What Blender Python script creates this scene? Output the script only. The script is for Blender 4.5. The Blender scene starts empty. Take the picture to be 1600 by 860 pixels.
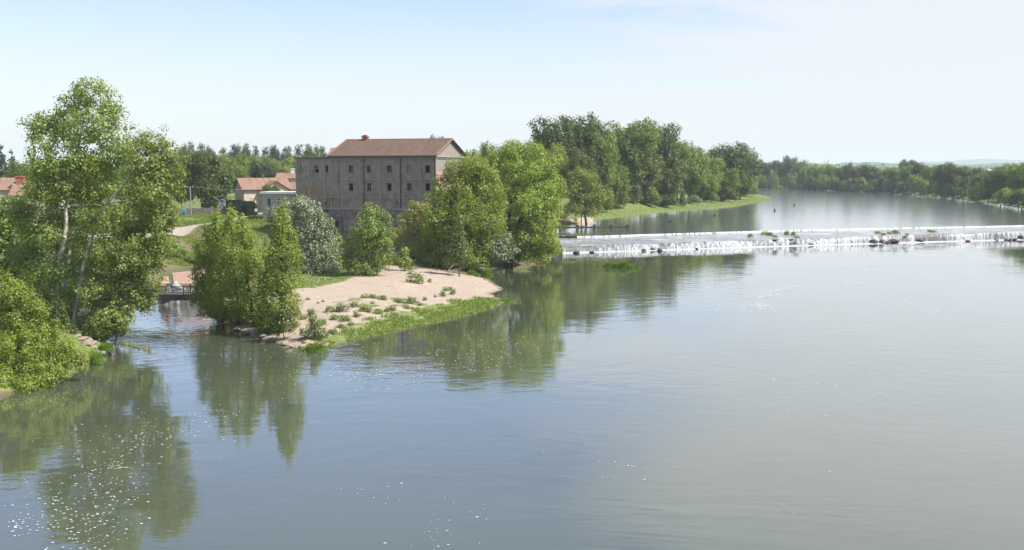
import bpy, math, random
import numpy as np
from mathutils import Vector

# ------------------------------------------------------------------ camera, world, sun
SC = bpy.context.scene
COL = SC.collection
CH, F, PITCH = 15.0, 1500.0, math.atan(166/1500)
cam = bpy.data.cameras.new('camera'); camo = bpy.data.objects.new('camera', cam); COL.objects.link(camo)
camo.location = (0, 0, CH); camo.rotation_euler = (math.pi/2-PITCH, 0, 0)
cam.sensor_width = 36; cam.lens = 36*F/1600; cam.clip_start = .5; cam.clip_end = 40000
SC.camera = camo
SC.view_settings.view_transform = 'Standard'; SC.view_settings.look = 'None'
SC.view_settings.gamma = 1; SC.view_settings.exposure = 0.58
SUN_EL, SUN_AZ = math.radians(50), math.radians(106)
W = bpy.data.worlds.new('World'); SC.world = W; W.use_nodes = True
nt = W.node_tree; nt.nodes.clear(); L_ = nt.links.new
def nd(t, kind, **k):
    n = t.nodes.new(kind)
    for a, b in k.items(): setattr(n, a, b)
    return n
sky = nd(nt, 'ShaderNodeTexSky', sky_type='NISHITA', sun_disc=False, sun_elevation=SUN_EL, sun_rotation=SUN_AZ,
         altitude=50, air_density=1.0, dust_density=1.0, ozone_density=2.2)
bg = nd(nt, 'ShaderNodeBackground'); bg.inputs['Strength'].default_value = .13
wo = nd(nt, 'ShaderNodeOutputWorld'); tc = nd(nt, 'ShaderNodeTexCoord')
sep = nd(nt, 'ShaderNodeSeparateXYZ'); L_(tc.outputs['Generated'], sep.inputs[0])
def mth(t, op, a, b=None, c=None, clamp=False):
    n = nd(t, 'ShaderNodeMath', operation=op, use_clamp=clamp)
    for i, v in enumerate((a, b, c)):
        if v is None: continue
        if isinstance(v, (int, float)): n.inputs[i].default_value = v
        else: t.links.new(v, n.inputs[i])
    return n.outputs[0]
zz = mth(nt, 'ADD', mth(nt, 'MAXIMUM', sep.outputs['Z'], 0), .12)
cmb = nd(nt, 'ShaderNodeCombineXYZ')
L_(mth(nt, 'DIVIDE', sep.outputs['X'], zz), cmb.inputs[0]); L_(mth(nt, 'DIVIDE', sep.outputs['Y'], zz), cmb.inputs[1])
mp = nd(nt, 'ShaderNodeMapping'); mp.inputs['Scale'].default_value = (.42, .8, 1); mp.inputs['Rotation'].default_value = (0, 0, .35)
mp.inputs['Location'].default_value = (1.3, .4, 0)
L_(cmb.outputs[0], mp.inputs[0])
n1 = nd(nt, 'ShaderNodeTexNoise'); n1.inputs['Scale'].default_value = 1.0; n1.inputs['Detail'].default_value = 9
n1.inputs['Roughness'].default_value = .62; n1.inputs['Distortion'].default_value = .5
L_(mp.outputs[0], n1.inputs['Vector'])
# more cloud to the east (right), clear blue to the west
azm = mth(nt, 'MULTIPLY', sep.outputs['X'], .80)
cf = mth(nt, 'ADD', n1.outputs['Fac'], azm)
rmp = nd(nt, 'ShaderNodeMapRange', interpolation_type='SMOOTHSTEP'); L_(cf, rmp.inputs[0])
rmp.inputs[1].default_value = .42; rmp.inputs[2].default_value = .68; rmp.inputs[3].default_value = 0.0; rmp.inputs[4].default_value = .93
# thin milky veil low down
veil = nd(nt, 'ShaderNodeMapRange', interpolation_type='SMOOTHSTEP'); L_(sep.outputs['Z'], veil.inputs[0])
veil.inputs[1].default_value = 0.0; veil.inputs[2].default_value = .24; veil.inputs[3].default_value = .80; veil.inputs[4].default_value = .12
hi = nd(nt, 'ShaderNodeMapRange', interpolation_type='SMOOTHSTEP'); L_(sep.outputs['Z'], hi.inputs[0])
hi.inputs[1].default_value = .28; hi.inputs[2].default_value = .60; hi.inputs[3].default_value = 1.0; hi.inputs[4].default_value = .22
fac = mth(nt, 'MAXIMUM', mth(nt, 'MULTIPLY', rmp.outputs[0], hi.outputs[0]), veil.outputs[0])
mixc = nd(nt, 'ShaderNodeMix', data_type='RGBA'); L_(fac, mixc.inputs[0])
hsky = nd(nt, 'ShaderNodeHueSaturation'); hsky.inputs['Saturation'].default_value = 1.1; hsky.inputs['Value'].default_value = 1.12; hsky.inputs['Hue'].default_value = .514
L_(sky.outputs[0], hsky.inputs['Color']); L_(hsky.outputs[0], mixc.inputs[6])
mixc.inputs[7].default_value = (4.5, 4.66, 4.9, 1)
L_(mixc.outputs[2], bg.inputs['Color']); L_(bg.outputs[0], wo.inputs[0])
sl = bpy.data.lights.new('sun', 'SUN'); sl.energy = 4.9; sl.angle = math.radians(.53); sl.color = (1, .95, .86)
so = bpy.data.objects.new('sun', sl); COL.objects.link(so)
sd = Vector((math.sin(SUN_AZ)*math.cos(SUN_EL), math.cos(SUN_AZ)*math.cos(SUN_EL), math.sin(SUN_EL)))
so.rotation_euler = sd.to_track_quat('Z', 'Y').to_euler(); so.location = (60, 0, 80)
cy = SC.cycles
cy.max_bounces = 6; cy.diffuse_bounces = 3; cy.glossy_bounces = 3; cy.transmission_bounces = 3; cy.volume_bounces = 1
cy.use_denoising = True; cy.caustics_reflective = False; cy.caustics_refractive = False
cy.sample_clamp_indirect = 6

# ------------------------------------------------------------------ pixel helpers (reference measured at 1600x860)
CP, SP = math.cos(PITCH), math.sin(PITCH)
def ray(px, py):
    u, v = (px-800)/F, (430-py)/F
    return (u, CP+v*SP, -SP+v*CP)
def atz(px, py, z=0.0):
    d = ray(px, py); t = (z-CH)/d[2]
    return (d[0]*t, d[1]*t, z)
def atd(px, py, D):
    d = ray(px, py); t = D/d[1]
    return (d[0]*t, D, CH+d[2]*t)
R = np.random.default_rng(7); PR = random.Random(5)

# ------------------------------------------------------------------ materials
def mat(name):
    m = bpy.data.materials.new(name); m.use_nodes = True
    t = m.node_tree; t.nodes.clear()
    o = nd(t, 'ShaderNodeOutputMaterial'); return m, t, o
def noise(t, vec, scale, detail=4, rough=.55, dist=0):
    n = nd(t, 'ShaderNodeTexNoise'); n.inputs['Scale'].default_value = scale; n.inputs['Detail'].default_value = detail
    n.inputs['Roughness'].default_value = rough; n.inputs['Distortion'].default_value = dist
    if vec is not None: t.links.new(vec, n.inputs['Vector'])
    return n.outputs['Fac']
def rng_(t, v, a, b, c=0., d=1.):
    n = nd(t, 'ShaderNodeMapRange', interpolation_type='SMOOTHSTEP'); t.links.new(v, n.inputs[0])
    for i, x in enumerate((a, b, c, d)): n.inputs[i+1].default_value = x
    return n.outputs[0]
def mixc_(t, f, a, b, blend='MIX'):
    n = nd(t, 'ShaderNodeMix', data_type='RGBA', blend_type=blend)
    for i, v in ((0, f), (6, a), (7, b)):
        if isinstance(v, (int, float)): n.inputs[i].default_value = v
        elif isinstance(v, tuple): n.inputs[i].default_value = (*v[:3], 1)
        else: t.links.new(v, n.inputs[i])
    return n.outputs[2]
def mapv(t, scale=(1, 1, 1), rot=(0, 0, 0), kind='Object'):
    c = nd(t, 'ShaderNodeTexCoord'); m = nd(t, 'ShaderNodeMapping')
    m.inputs['Scale'].default_value = scale; m.inputs['Rotation'].default_value = rot
    t.links.new(c.outputs[kind], m.inputs[0]); return m.outputs[0]
def princ(t, o, col, rough=.8, bump=None, bstr=.5, bdist=.05, spec=.5, **kw):
    p = nd(t, 'ShaderNodeBsdfPrincipled'); p.inputs['Roughness'].default_value = rough if isinstance(rough, (int, float)) else .5
    if not isinstance(rough, (int, float)): t.links.new(rough, p.inputs['Roughness'])
    if isinstance(col, tuple): p.inputs['Base Color'].default_value = (*col[:3], 1)
    else: t.links.new(col, p.inputs['Base Color'])
    p.inputs['Specular IOR Level'].default_value = spec
    for k, v in kw.items(): p.inputs[k].default_value = v
    if bump is not None:
        b = nd(t, 'ShaderNodeBump'); b.inputs['Strength'].default_value = bstr; b.inputs['Distance'].default_value = bdist
        t.links.new(bump, b.inputs['Height']); t.links.new(b.outputs[0], p.inputs['Normal'])
    t.links.new(p.outputs[0], o.inputs['Surface']); return p

def leaf_mat(name, c1, c2, trans=.38, c3=None):
    m, t, o = mat(name)
    g = nd(t, 'ShaderNodeNewGeometry'); oi = nd(t, 'ShaderNodeObjectInfo')
    tc_ = nd(t, 'ShaderNodeTexCoord')
    big = noise(t, g.outputs['Position'], .35, 2)
    f = mth(t, 'ADD', mth(t, 'MULTIPLY', g.outputs['Random Per Island'], .65), mth(t, 'MULTIPLY', rng_(t, big, .35, .65), .35))
    c = mixc_(t, f, c1, c2)
    if c3:
        c = mixc_(t, rng_(t, g.outputs['Random Per Island'], .90, .98), c, c3)
    hs = nd(t, 'ShaderNodeHueSaturation'); t.links.new(c, hs.inputs['Color'])
    t.links.new(mth(t, 'ADD', mth(t, 'MULTIPLY', oi.outputs['Random'], .014), .493), hs.inputs['Hue'])
    t.links.new(mth(t, 'ADD', mth(t, 'MULTIPLY', oi.outputs['Random'], .26), .90), hs.inputs['Value'])
    d = nd(t, 'ShaderNodeBsdfDiffuse'); t.links.new(hs.outputs[0], d.inputs['Color'])
    tr = nd(t, 'ShaderNodeBsdfTranslucent')
    tcol = mixc_(t, .5, hs.outputs[0], (c2[0]*1.5, c2[1]*1.5, c2[2]*.7)); t.links.new(tcol, tr.inputs['Color'])
    mx = nd(t, 'ShaderNodeMixShader'); mx.inputs[0].default_value = trans
    t.links.new(d.outputs[0], mx.inputs[1]); t.links.new(tr.outputs[0], mx.inputs[2])
    gl = nd(t, 'ShaderNodeBsdfGlossy'); gl.inputs['Roughness'].default_value = .45
    m2 = nd(t, 'ShaderNodeMixShader'); m2.inputs[0].default_value = .025
    t.links.new(mx.outputs[0], m2.inputs[1]); t.links.new(gl.outputs[0], m2.inputs[2])
    t.links.new(m2.outputs[0], o.inputs['Surface']); return m
LM = {
 'plane': leaf_mat('leaf_plane', (0.155, 0.224, 0.045), (0.280, 0.340, 0.080), .42, (0.445, 0.447, 0.161)),
 'poplar': leaf_mat('leaf_poplar', (0.168, 0.241, 0.038), (0.317, 0.384, 0.068), .42),
 'poplar_dim': leaf_mat('leaf_poplar_dim', (0.138, 0.202, 0.043), (0.259, 0.322, 0.077), .40),
 'yellow': leaf_mat('leaf_yellow', (0.180, 0.255, 0.038), (0.319, 0.387, 0.068), .42),
 'acacia': leaf_mat('leaf_acacia', (0.218, 0.243, 0.044), (0.384, 0.386, 0.087), .42),
 'silver': leaf_mat('leaf_silver', (0.158, 0.199, 0.104), (0.302, 0.342, 0.208), .25),
 'mid': leaf_mat('leaf_mid', (0.112, 0.170, 0.031), (0.221, 0.283, 0.051), .36),
 'light': leaf_mat('leaf_light', (0.161, 0.224, 0.043), (0.281, 0.326, 0.068), .40),
 'dark': leaf_mat('leaf_dark', (0.058, 0.094, 0.024), (0.124, 0.160, 0.036), .28),
 'blue': leaf_mat('leaf_conifer', (0.036, 0.062, 0.033), (0.071, 0.101, 0.049), .15),
 'olive': leaf_mat('leaf_olive', (0.103, 0.144, 0.038), (0.184, 0.218, 0.064), .34),
 'tuft': leaf_mat('leaf_tuft', (.15, .19, .07), (.24, .28, .12), .3),
 'grass': leaf_mat('leaf_grass', (0.149, 0.220, 0.035), (0.253, 0.308, 0.060), .3),
 'bright': leaf_mat('leaf_bright', (0.119, 0.224, 0.026), (0.224, 0.343, 0.053), .42),
 'hedge': leaf_mat('leaf_hedge', (0.037, 0.069, 0.024), (0.066, 0.106, 0.033), .2),
}
def bark_mat(name, c1, c2, s=3):
    m, t, o = mat(name); v = mapv(t, (1, 1, .35))
    n = noise(t, v, s, 5, .65)
    princ(t, o, mixc_(t, rng_(t, n, .42, .58), c1, c2), .9, n, .6, .05, .2); return m
BARK = bark_mat('bark', (.07, .055, .04), (.15, .125, .10))
BARK_PALE = bark_mat('bark_pale', (.62, .58, .52), (.22, .20, .16), 2.2)
def flat(name, c, rough=.7, var=.25, sc=3., metal=0., bump=.0, spec=.4):
    m, t, o = mat(name); v = mapv(t)
    n = noise(t, v, sc, 5, .6)
    col = mixc_(t, n, tuple(x*(1-var) for x in c), tuple(min(1, x*(1+var)) for x in c))
    princ(t, o, col, rough, n if bump else None, bump, .03, spec, Metallic=metal); return m

# ground: masks painted per vertex (r grass, g gravel, b path)
def ground_mat():
    m, t, o = mat('ground'); v = mapv(t)
    a = nd(t, 'ShaderNodeVertexColor', layer_name='mask'); s = nd(t, 'ShaderNodeSeparateColor'); t.links.new(a.outputs[0], s.inputs[0])
    br = noise(t, v, .55, 5, .65); fine = noise(t, v, 9, 4, .7); mid = noise(t, v, 1.6, 4, .6)
    dirt = mixc_(t, mid, (.11, .085, .05), (.20, .155, .10))
    dirt = mixc_(t, rng_(t, br, .42, .62, 0, .75), dirt, (.12, .135, .04))
    grass = mixc_(t, rng_(t, mid, .35, .65), (.11, .155, .04), (.19, .225, .07))
    grass = mixc_(t, rng_(t, noise(t, v, .28, 4), .55, .72, 0, .7), grass, (.23, .19, .09))
    grav = mixc_(t, rng_(t, fine, .3, .7), (.28, .22, .165), (.52, .435, .345))
    grav = mixc_(t, rng_(t, br, .35, .7, 0, .6), grav, (.36, .28, .21)); grav = mixc_(t, rng_(t, noise(t, v, 2.6, 5, .7), .5, .68, 0, .5), grav, (.26, .21, .16))
    path = mixc_(t, mid, (.27, .24, .19), (.37, .33, .27))
    def thr(x, w=.5): return rng_(t, mth(t, 'ADD', x, mth(t, 'MULTIPLY', mth(t, 'SUBTRACT', br, .5), 1.3)), .42, .58)
    c = mixc_(t, thr(s.outputs[1]), dirt, grav)
    c = mixc_(t, thr(s.outputs[0]), c, grass)
    c = mixc_(t, rng_(t, s.outputs[2], .4, .6), c, path)
    # wet rim just above the lower water
    g = nd(t, 'ShaderNodeNewGeometry'); sx = nd(t, 'ShaderNodeSeparateXYZ'); t.links.new(g.outputs['Position'], sx.inputs[0])
    wet = mth(t, 'MULTIPLY', rng_(t, sx.outputs[2], .02, .16, 1, 0), .55)
    c = mixc_(t, wet, c, (.09, .075, .045))
    princ(t, o, c, .95, fine, .5, .08, .15); return m
M_GROUND = ground_mat(); M_RUSH = LM['bright']

def water_mat(name, base, bstr, strech=(1, 1, 1), rough=.09, ior=1.36, cior=1.54, chop=False):
    m, t, o = mat(name)
    v1 = mapv(t, (.45, 1.0, 1)); v2 = mapv(t, (.9, 1.6, 1), (0, 0, .5)); v3 = mapv(t, (.035, .05, 1), (0, 0, -.5))
    a = noise(t, v1, 1.25, 3, .6, .4); b = noise(t, v2, .42, 2, .5, .6); c = noise(t, v1, 5.0, 2, .5)
    calm = rng_(t, noise(t, v3, 1.0, 4, .6, 1.5), .38, .62, .35, 1.0)
    h = mth(t, 'ADD', mth(t, 'ADD', a, mth(t, 'MULTIPLY', b, 1.5)), mth(t, 'MULTIPLY', c, .18))
    h = mth(t, 'MULTIPLY', h, calm)
    if chop:      # current running out of the side channel and over the shallows off the bar
        sx = nd(t, 'ShaderNodeSeparateXYZ'); t.links.new(mapv(t), sx.inputs[0])
        ch = mth(t, 'MULTIPLY', rng_(t, sx.outputs[0], -24, -8, 1, 0), rng_(t, sx.outputs[1], 64, 80))
        h = mth(t, 'MULTIPLY', h, mth(t, 'ADD', 1.0, mth(t, 'MULTIPLY', ch, 3.2)))
    col = mixc_(t, rng_(t, noise(t, v3, 1.7, 4), .35, .65), base, tuple(x*1.12 for x in base))
    p = princ(t, o, col, rough, h, bstr, .035, .5, **{'IOR': ior, 'Coat Weight': 1.0, 'Coat IOR': cior, 'Coat Roughness': rough}); t.links.new(p.inputs['Normal'].links[0].from_socket, p.inputs['Coat Normal']); return m
M_WATER = water_mat('river_water', (.076, .087, .054), .30, rough=.03, chop=True)
M_WATER_UP = water_mat('upper_water', (.16, .19, .20), 0.14, rough=.12, ior=1.6, cior=1.6)
def weir_water():
    m, t, o = mat('spill_water'); v = mapv(t, (1.2, .25, 1)); v2 = mapv(t, (.12, .45, 1))
    n = noise(t, v, 2.2, 5, .7); n2 = noise(t, v2, 1.0, 5, .65)
    c = mixc_(t, rng_(t, n, .35, .7), (.15, .155, .145), (.34, .35, .34))
    c = mixc_(t, rng_(t, n2, .50, .66, 0, .75), c, (.60, .62, .62))
    princ(t, o, c, .28, n, .7, .06, .5); return m
M_SPILL = weir_water()
def curtain_mat():
    m, t, o = mat('falling_water'); v = mapv(t, (1.0, .4, .16)); v2 = mapv(t, (.10, .1, .05))
    n = noise(t, v, 3.2, 5, .75); n2 = noise(t, v2, 1.0, 3)
    f = rng_(t, mth(t, 'ADD', n, mth(t, 'MULTIPLY', mth(t, 'SUBTRACT', n2, .5), .5)), .40, .60)
    sx = nd(t, 'ShaderNodeSeparateXYZ'); t.links.new(mapv(t), sx.inputs[0])
    br = mth(t, 'MAXIMUM', rng_(t, sx.outputs[0], 2, 14, 1, 0), mth(t, 'MULTIPLY', rng_(t, sx.outputs[0], 60, 66), rng_(t, sx.outputs[0], 78, 86, 1, 0)))
    f = mth(t, 'MULTIPLY', f, mth(t, 'SUBTRACT', 1.0, mth(t, 'MULTIPLY', br, mth(t, 'MULTIPLY', rng_(t, noise(t, mapv(t, (1, .3, .3)), 1.1, 3), .35, .6), .85))))
    c = mixc_(t, f, (.085, .085, .08), (.46, .47, .49))
    princ(t, o, c, .5, n, .8, .1, .3); return m
M_CURT = curtain_mat()
def lip_mat():
    m, t, o = mat('lip_foam'); v = mapv(t, (1, .3, .3)); n = noise(t, v, 2.6, 4, .75)
    princ(t, o, mixc_(t, rng_(t, n, .40, .52), (.13, .14, .14), (.62, .63, .65)), .6, n, .4, .05, .3); return m
M_LIP = lip_mat()
M_FOAM = flat('foam', (.42, .44, .46), .7, .35, 2.5, bump=.5)
M_FLECK = flat('foam_fleck', (.72, .73, .72), .6, .05)
M_ROCK = flat('wet_rock', (.032, .028, .025), .55, .5, 2, bump=.8)
M_ROCK2 = flat('pale_rock', (.27, .215, .165), .9, .35, 2, bump=.8)
M_CONC = flat('weir_concrete', (.13, .12, .10), .8, .4, 1, bump=.6)
M_WOOD = flat('weathered_timber', (.10, .085, .07), .85, .4, 3, bump=.5)
M_METAL = flat('dark_metal', (.045, .042, .042), .6, .3, 2)
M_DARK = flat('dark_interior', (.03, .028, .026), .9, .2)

# mill walls
def mill_mat(name, base1, base2, brick=.5):
    m, t, o = mat(name); v = mapv(t); vs = mapv(t, (1.1, 1.1, .14)); vb = mapv(t, (.16, .16, .28))
    n = noise(t, v, .9, 6, .65); st = noise(t, vs, .9, 5, .7); pt = noise(t, vb, 1.0, 5, .6, .6); f = noise(t, v, 6, 3, .6)
    c = mixc_(t, rng_(t, n, .3, .7), base1, base2)
    c = mixc_(t, rng_(t, pt, .55, .61, 0, .5), c, (.20, .15, .115))             # plaster fallen off, brick showing
    c = mixc_(t, rng_(t, st, .53, .68, 0, .62), c, (.075, .07, .063))            # soot and rain streaks
    # courses of the brickwork
    br = nd(t, 'ShaderNodeTexBrick'); vr = mapv(t, (1, 1, 1), (math.pi/2, 0, 0)); t.links.new(vr, br.inputs[0])
    br.inputs['Scale'].default_value = 1.6; br.inputs['Mortar Size'].default_value = .03
    br.inputs['Color1'].default_value = (1, 1, 1, 1); br.inputs['Color2'].default_value = (.84, .84, .84, 1); br.inputs['Mortar'].default_value = (.72, .72, .72, 1)
    c = mixc_(t, .5, c, br.outputs[0], 'MULTIPLY')
    sx = nd(t, 'ShaderNodeSeparateXYZ'); t.links.new(v, sx.inputs[0])
    # rusty orange band on the roofless bay
    ob = mth(t, 'MULTIPLY', rng_(t, sx.outputs[0], 6.0, 6.6, 1, 0), mth(t, 'MULTIPLY', rng_(t, sx.outputs[2], 9.9, 10.4), rng_(t, sx.outputs[2], 11.8, 12.4, 1, 0)))
    c = mixc_(t, mth(t, 'MULTIPLY', ob, rng_(t, noise(t, v, .5, 5, .7), .36, .62, 0, .8)), c, (.28, .155, .085))
    # rougher stained base storey
    lo = rng_(t, sx.outputs[2], 8.1, 8.5, 1, 0)
    c = mixc_(t, mth(t, 'MULTIPLY', lo, .6), c, mixc_(t, rng_(t, n, .4, .6), (.09, .08, .075), (.24, .22, .21)))
    princ(t, o, c, .95, mth(t, 'ADD', f, n), .6, .06, .15); return m
M_MILL = mill_mat('mill_plaster', (.25, .212, .165), (.37, .32, .255))
M_TRIM = flat('mill_trim', (.30, .27, .225), .9, .35, 1.5, bump=.4)
M_GABLE = flat('gable_plaster', (.255, .225, .195), .95, .15, 1.5, bump=.4)
M_PINK = flat('pink_render', (.42, .26, .20), .95, .15, 1.2, bump=.3)
def roof_mat(name, c1, c2, c3):
    m, t, o = mat(name); v = mapv(t); n = noise(t, v, .45, 5, .7); f = noise(t, v, 2.2, 5, .8)
    w = nd(t, 'ShaderNodeTexWave', wave_type='BANDS', bands_direction='X'); w.inputs['Scale'].default_value = 1.3; t.links.new(v, w.inputs[0])
    c = mixc_(t, rng_(t, f, .3, .7), c1, c2); c = mixc_(t, rng_(t, n, .4, .7, 0, .7), c, c3)
    vs_ = mapv(t, (2.2, .22, .22)); c = mixc_(t, rng_(t, noise(t, vs_, 1.0, 3, .6), .45, .7, 0, .55), c, tuple(x*.45 for x in c1)); c = mixc_(t, mth(t, 'MULTIPLY', w.outputs['Fac'], .25), c, tuple(x*.4 for x in c1))
    princ(t, o, c, .9, mth(t, 'ADD', mth(t, 'MULTIPLY', w.outputs['Fac'], .8), f), .6, .06, .15); return m
M_ROOF = roof_mat('mill_tiles', (.215, .138, .095), (.10, .07, .056), (.165, .122, .095))
M_ROOF2 = roof_mat('village_tiles', (.36, .215, .145), (.20, .125, .095), (.30, .22, .17))
M_RIDGE = flat('ridge_tiles', (.25, .14, .095), .85, .2)
M_RENDER = flat('cream_render', (.50, .42, .34), .9, .1, 1)
M_WHITE = flat('white_paint', (.72, .70, .66), .7, .08)
M_SHUT = flat('shutter_wood', (.42, .33, .26), .8, .1)
M_GLASS = flat('window_glass', (.035, .04, .045), .15, .2, spec=.6)
M_FRAME = flat('grey_frame', (.22, .23, .25), .7, .15)
M_BRICK = flat('brick', (.33, .13, .08), .9, .3, 3, bump=.3)
def stone_mat():
    m, t, o = mat('rubble_stone'); v = mapv(t)
    vo = nd(t, 'ShaderNodeTexVoronoi'); vo.inputs['Scale'].default_value = 2.4; t.links.new(v, vo.inputs[0])
    c = mixc_(t, vo.outputs['Color'], (.20, .175, .14), (.40, .35, .29)); c = mixc_(t, rng_(t, vo.outputs['Distance'], .3, .55, 0, .6), c, (.10, .085, .07))
    princ(t, o, c, .95, vo.outputs['Distance'], -.6, .08, .15); return m
M_STONE = stone_mat()

# ------------------------------------------------------------------ mesh helpers
class MB:
    def __init__(s): s.v = []; s.f = []
    def add(s, vs, fs):
        k = len(s.v); s.v += [tuple(map(float, q)) for q in vs]; s.f += [tuple(i+k for i in f) for f in fs]; return s
    def box(s, x0, x1, y0, y1, z0, z1):
        return s.add([(x0,y0,z0),(x1,y0,z0),(x1,y1,z0),(x0,y1,z0),(x0,y0,z1),(x1,y0,z1),(x1,y1,z1),(x0,y1,z1)],
                     [(0,3,2,1),(4,5,6,7),(0,1,5,4),(1,2,6,5),(2,3,7,6),(3,0,4,7)])
    def bar(s, p, q, w=.05, h=None):
        p, q = Vector(p), Vector(q); d = (q-p).normalized(); h = h or w
        a = d.cross(Vector((0, 0, 1)));  a = Vector((1, 0, 0)) if a.length < 1e-4 else a.normalized()
        b = a.cross(d); a *= w/2; b *= h/2
        return s.add([p-a-b, p+a-b, p+a+b, p-a+b, q-a-b, q+a-b, q+a+b, q-a+b],
                     [(0,3,2,1),(4,5,6,7),(0,1,5,4),(1,2,6,5),(2,3,7,6),(3,0,4,7)])
    def tube(s, pts, rad, n=7):
        pts = [Vector(p) for p in pts]; vs = []; a0 = Vector((1, .2, 0))
        for i, p in enumerate(pts):
            d = (pts[min(i+1, len(pts)-1)]-pts[max(i-1, 0)]).normalized()
            a = (a0-d*a0.dot(d)); a = a.normalized() if a.length > 1e-3 else d.orthogonal().normalized()
            b = d.cross(a)
            for k in range(n):
                th = 2*math.pi*k/n; vs.append(p+(a*math.cos(th)+b*math.sin(th))*rad[i])
        fs = [(i*n+k, i*n+(k+1) % n, (i+1)*n+(k+1) % n, (i+1)*n+k) for i in range(len(pts)-1) for k in range(n)]
        fs.append(tuple(range(n))[::-1]); fs.append(tuple((len(pts)-1)*n+k for k in range(n)))
        return s.add(vs, fs)
    def mesh(s, name, m, smooth=False):
        me = bpy.data.meshes.new(name); me.from_pydata(s.v, [], s.f); me.validate(); me.update()
        if m: me.materials.append(m)
        if smooth: me.shade_smooth()
        return me
    def build(s, name, m, parent=None, smooth=False, loc=None):
        return link(name, s.mesh(name, m, smooth), parent, loc)
def link(name, data, parent=None, loc=None):
    o = bpy.data.objects.new(name, data); COL.objects.link(o)
    if parent: o.parent = parent
    if loc: o.location = loc
    return o
def tag(o, label=None, cat=None, group=None, kind=None):
    if label: o['label'] = label
    if cat: o['category'] = cat
    if group: o['group'] = group
    if kind: o['kind'] = kind
    return o
def empty(name, loc, rz=0, **k):
    o = link(name, None); o.location = loc; o.rotation_euler = (0, 0, rz); o.empty_display_size = .5
    return tag(o, **k)

# ------------------------------------------------------------------ terrain
XY = lambda p: (p[0], p[1])
def poly(px, z=0): return [XY(atz(a, b, z)) for a, b in px]
ZU = 2.1
# weir lines: foot, main crest, upper crest (world)
FOOT = [(9.0, 170.5), (54.8, 187.0), (107.0, 203.5), (190.0, 232.0)]
CREST = [(8.6, 171.3), (54.5, 187.9), (106.6, 204.4), (190.0, 233.0)]
UPPER = [(4.0, 182.5), (15.0, 185.0), (59.8, 203.7), (106.5, 217.0), (190.0, 244.0)]
def lerpline(P, x):
    xs = [p[0] for p in P]; ys = [p[1] for p in P]
    r = np.interp(x, xs, ys)
    r = np.where(np.asarray(x) < xs[0], ys[0]+(np.asarray(x)-xs[0])*.3, r); return r
HP = atd(680.5, 300, 160.0); MILL_ROT = math.radians(-18)
ex, ey = math.cos(MILL_ROT), math.sin(MILL_ROT)
def fac(px, py):            # pixel -> (distance left of the right corner, z) on the mill front
    d = ray(px, py); nx, ny = -math.sin(math.radians(18)), -math.cos(math.radians(18))
    t = (nx*HP[0]+ny*HP[1])/(nx*d[0]+ny*d[1]); x, y, z = d[0]*t, d[1]*t, CH+d[2]*t
    return ((x-HP[0])*ex+(y-HP[1])*ey, z)
ML = -fac(463, 300)[0]
MILL_A = (HP[0]-ML*ex, HP[1]-ML*ey)
def mill_pt(lx, ly): return (MILL_A[0]+lx*ex-ly*ey, MILL_A[1]+lx*ey+ly*ex)

A = [(-9000, -80), (-60, -80), (-48, 20), (-40, 50)] + poly([(0,622),(30,612),(70,598),(105,588),(135,574),(152,561),(172,548),(165,534),(180,520),
     (200,495),(222,478),(238,462),(246,440),(256,424),(300,418),(345,410),(400,402),(440,400)]) + \
    [mill_pt(-2, -.6), mill_pt(.2, -.3), mill_pt(ML, -.3), mill_pt(ML+2, -1.5)] + poly([(740,404),(800,403),(850,400),(866,398)]) + \
    [(6.5, 172), (6.5, 186)] + \
    poly([(872,357),(876,352),(905,350),(906,347),(915,346),(925,344),(934,342),(960,341),(990,336),(1015,334),(1036,331.5),(1050,331),(1068,330),(1098,327),(1115,327),(1150,323),
          (1180,318),(1204,312.5),(1207,310),(1198,307),(1184,304.5),(1160,300),(1150,297),(1165,294)], ZU) + \
    [(170, 660), (200, 640)] + poly([(1300,298),(1400,302.5),(1450,306.5),(1540,316),(1600,327),(1700,345)], ZU) + [(192, 245), (195, 100), (200, -80), (9000, -80), (9000, 12000), (-9000, 12000)]
B = poly([(355,510),(380,519),(410,530),(440,539),(470,546),(500,547),(530,538),(560,531),(600,523),(640,513),(690,503),(740,491),(775,479),(797,470),
     (775,464),(768,459),(789,452),(775,444),(765,437),(757,431),(768,421),(800,417),(850,409),(874,399),(874,385),(700,404),(640,411),(560,413),(500,415),(440,422),
     (400,432),(350,450),(325,463),(308,480),(330,497)])
def sdist(P, X, Y):
    P = np.array(P, float); d2 = np.full(X.shape, 1e18); ins = np.zeros(X.shape, bool)
    for i in range(len(P)):
        ax, ay = P[i]; bx, by = P[(i+1) % len(P)]
        vx, vy = bx-ax, by-ay; t = np.clip(((X-ax)*vx+(Y-ay)*vy)/(vx*vx+vy*vy+1e-9), 0, 1)
        d2 = np.minimum(d2, (X-ax-t*vx)**2+(Y-ay-t*vy)**2)
        c = (ay > Y) != (by > Y)
        with np.errstate(divide='ignore', invalid='ignore'):
            xi = ax+(Y-ay)*vx/(vy if vy else 1e-9)
        ins ^= c & (X < xi)
    d = np.sqrt(d2); return np.where(ins, d, -d)
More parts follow.
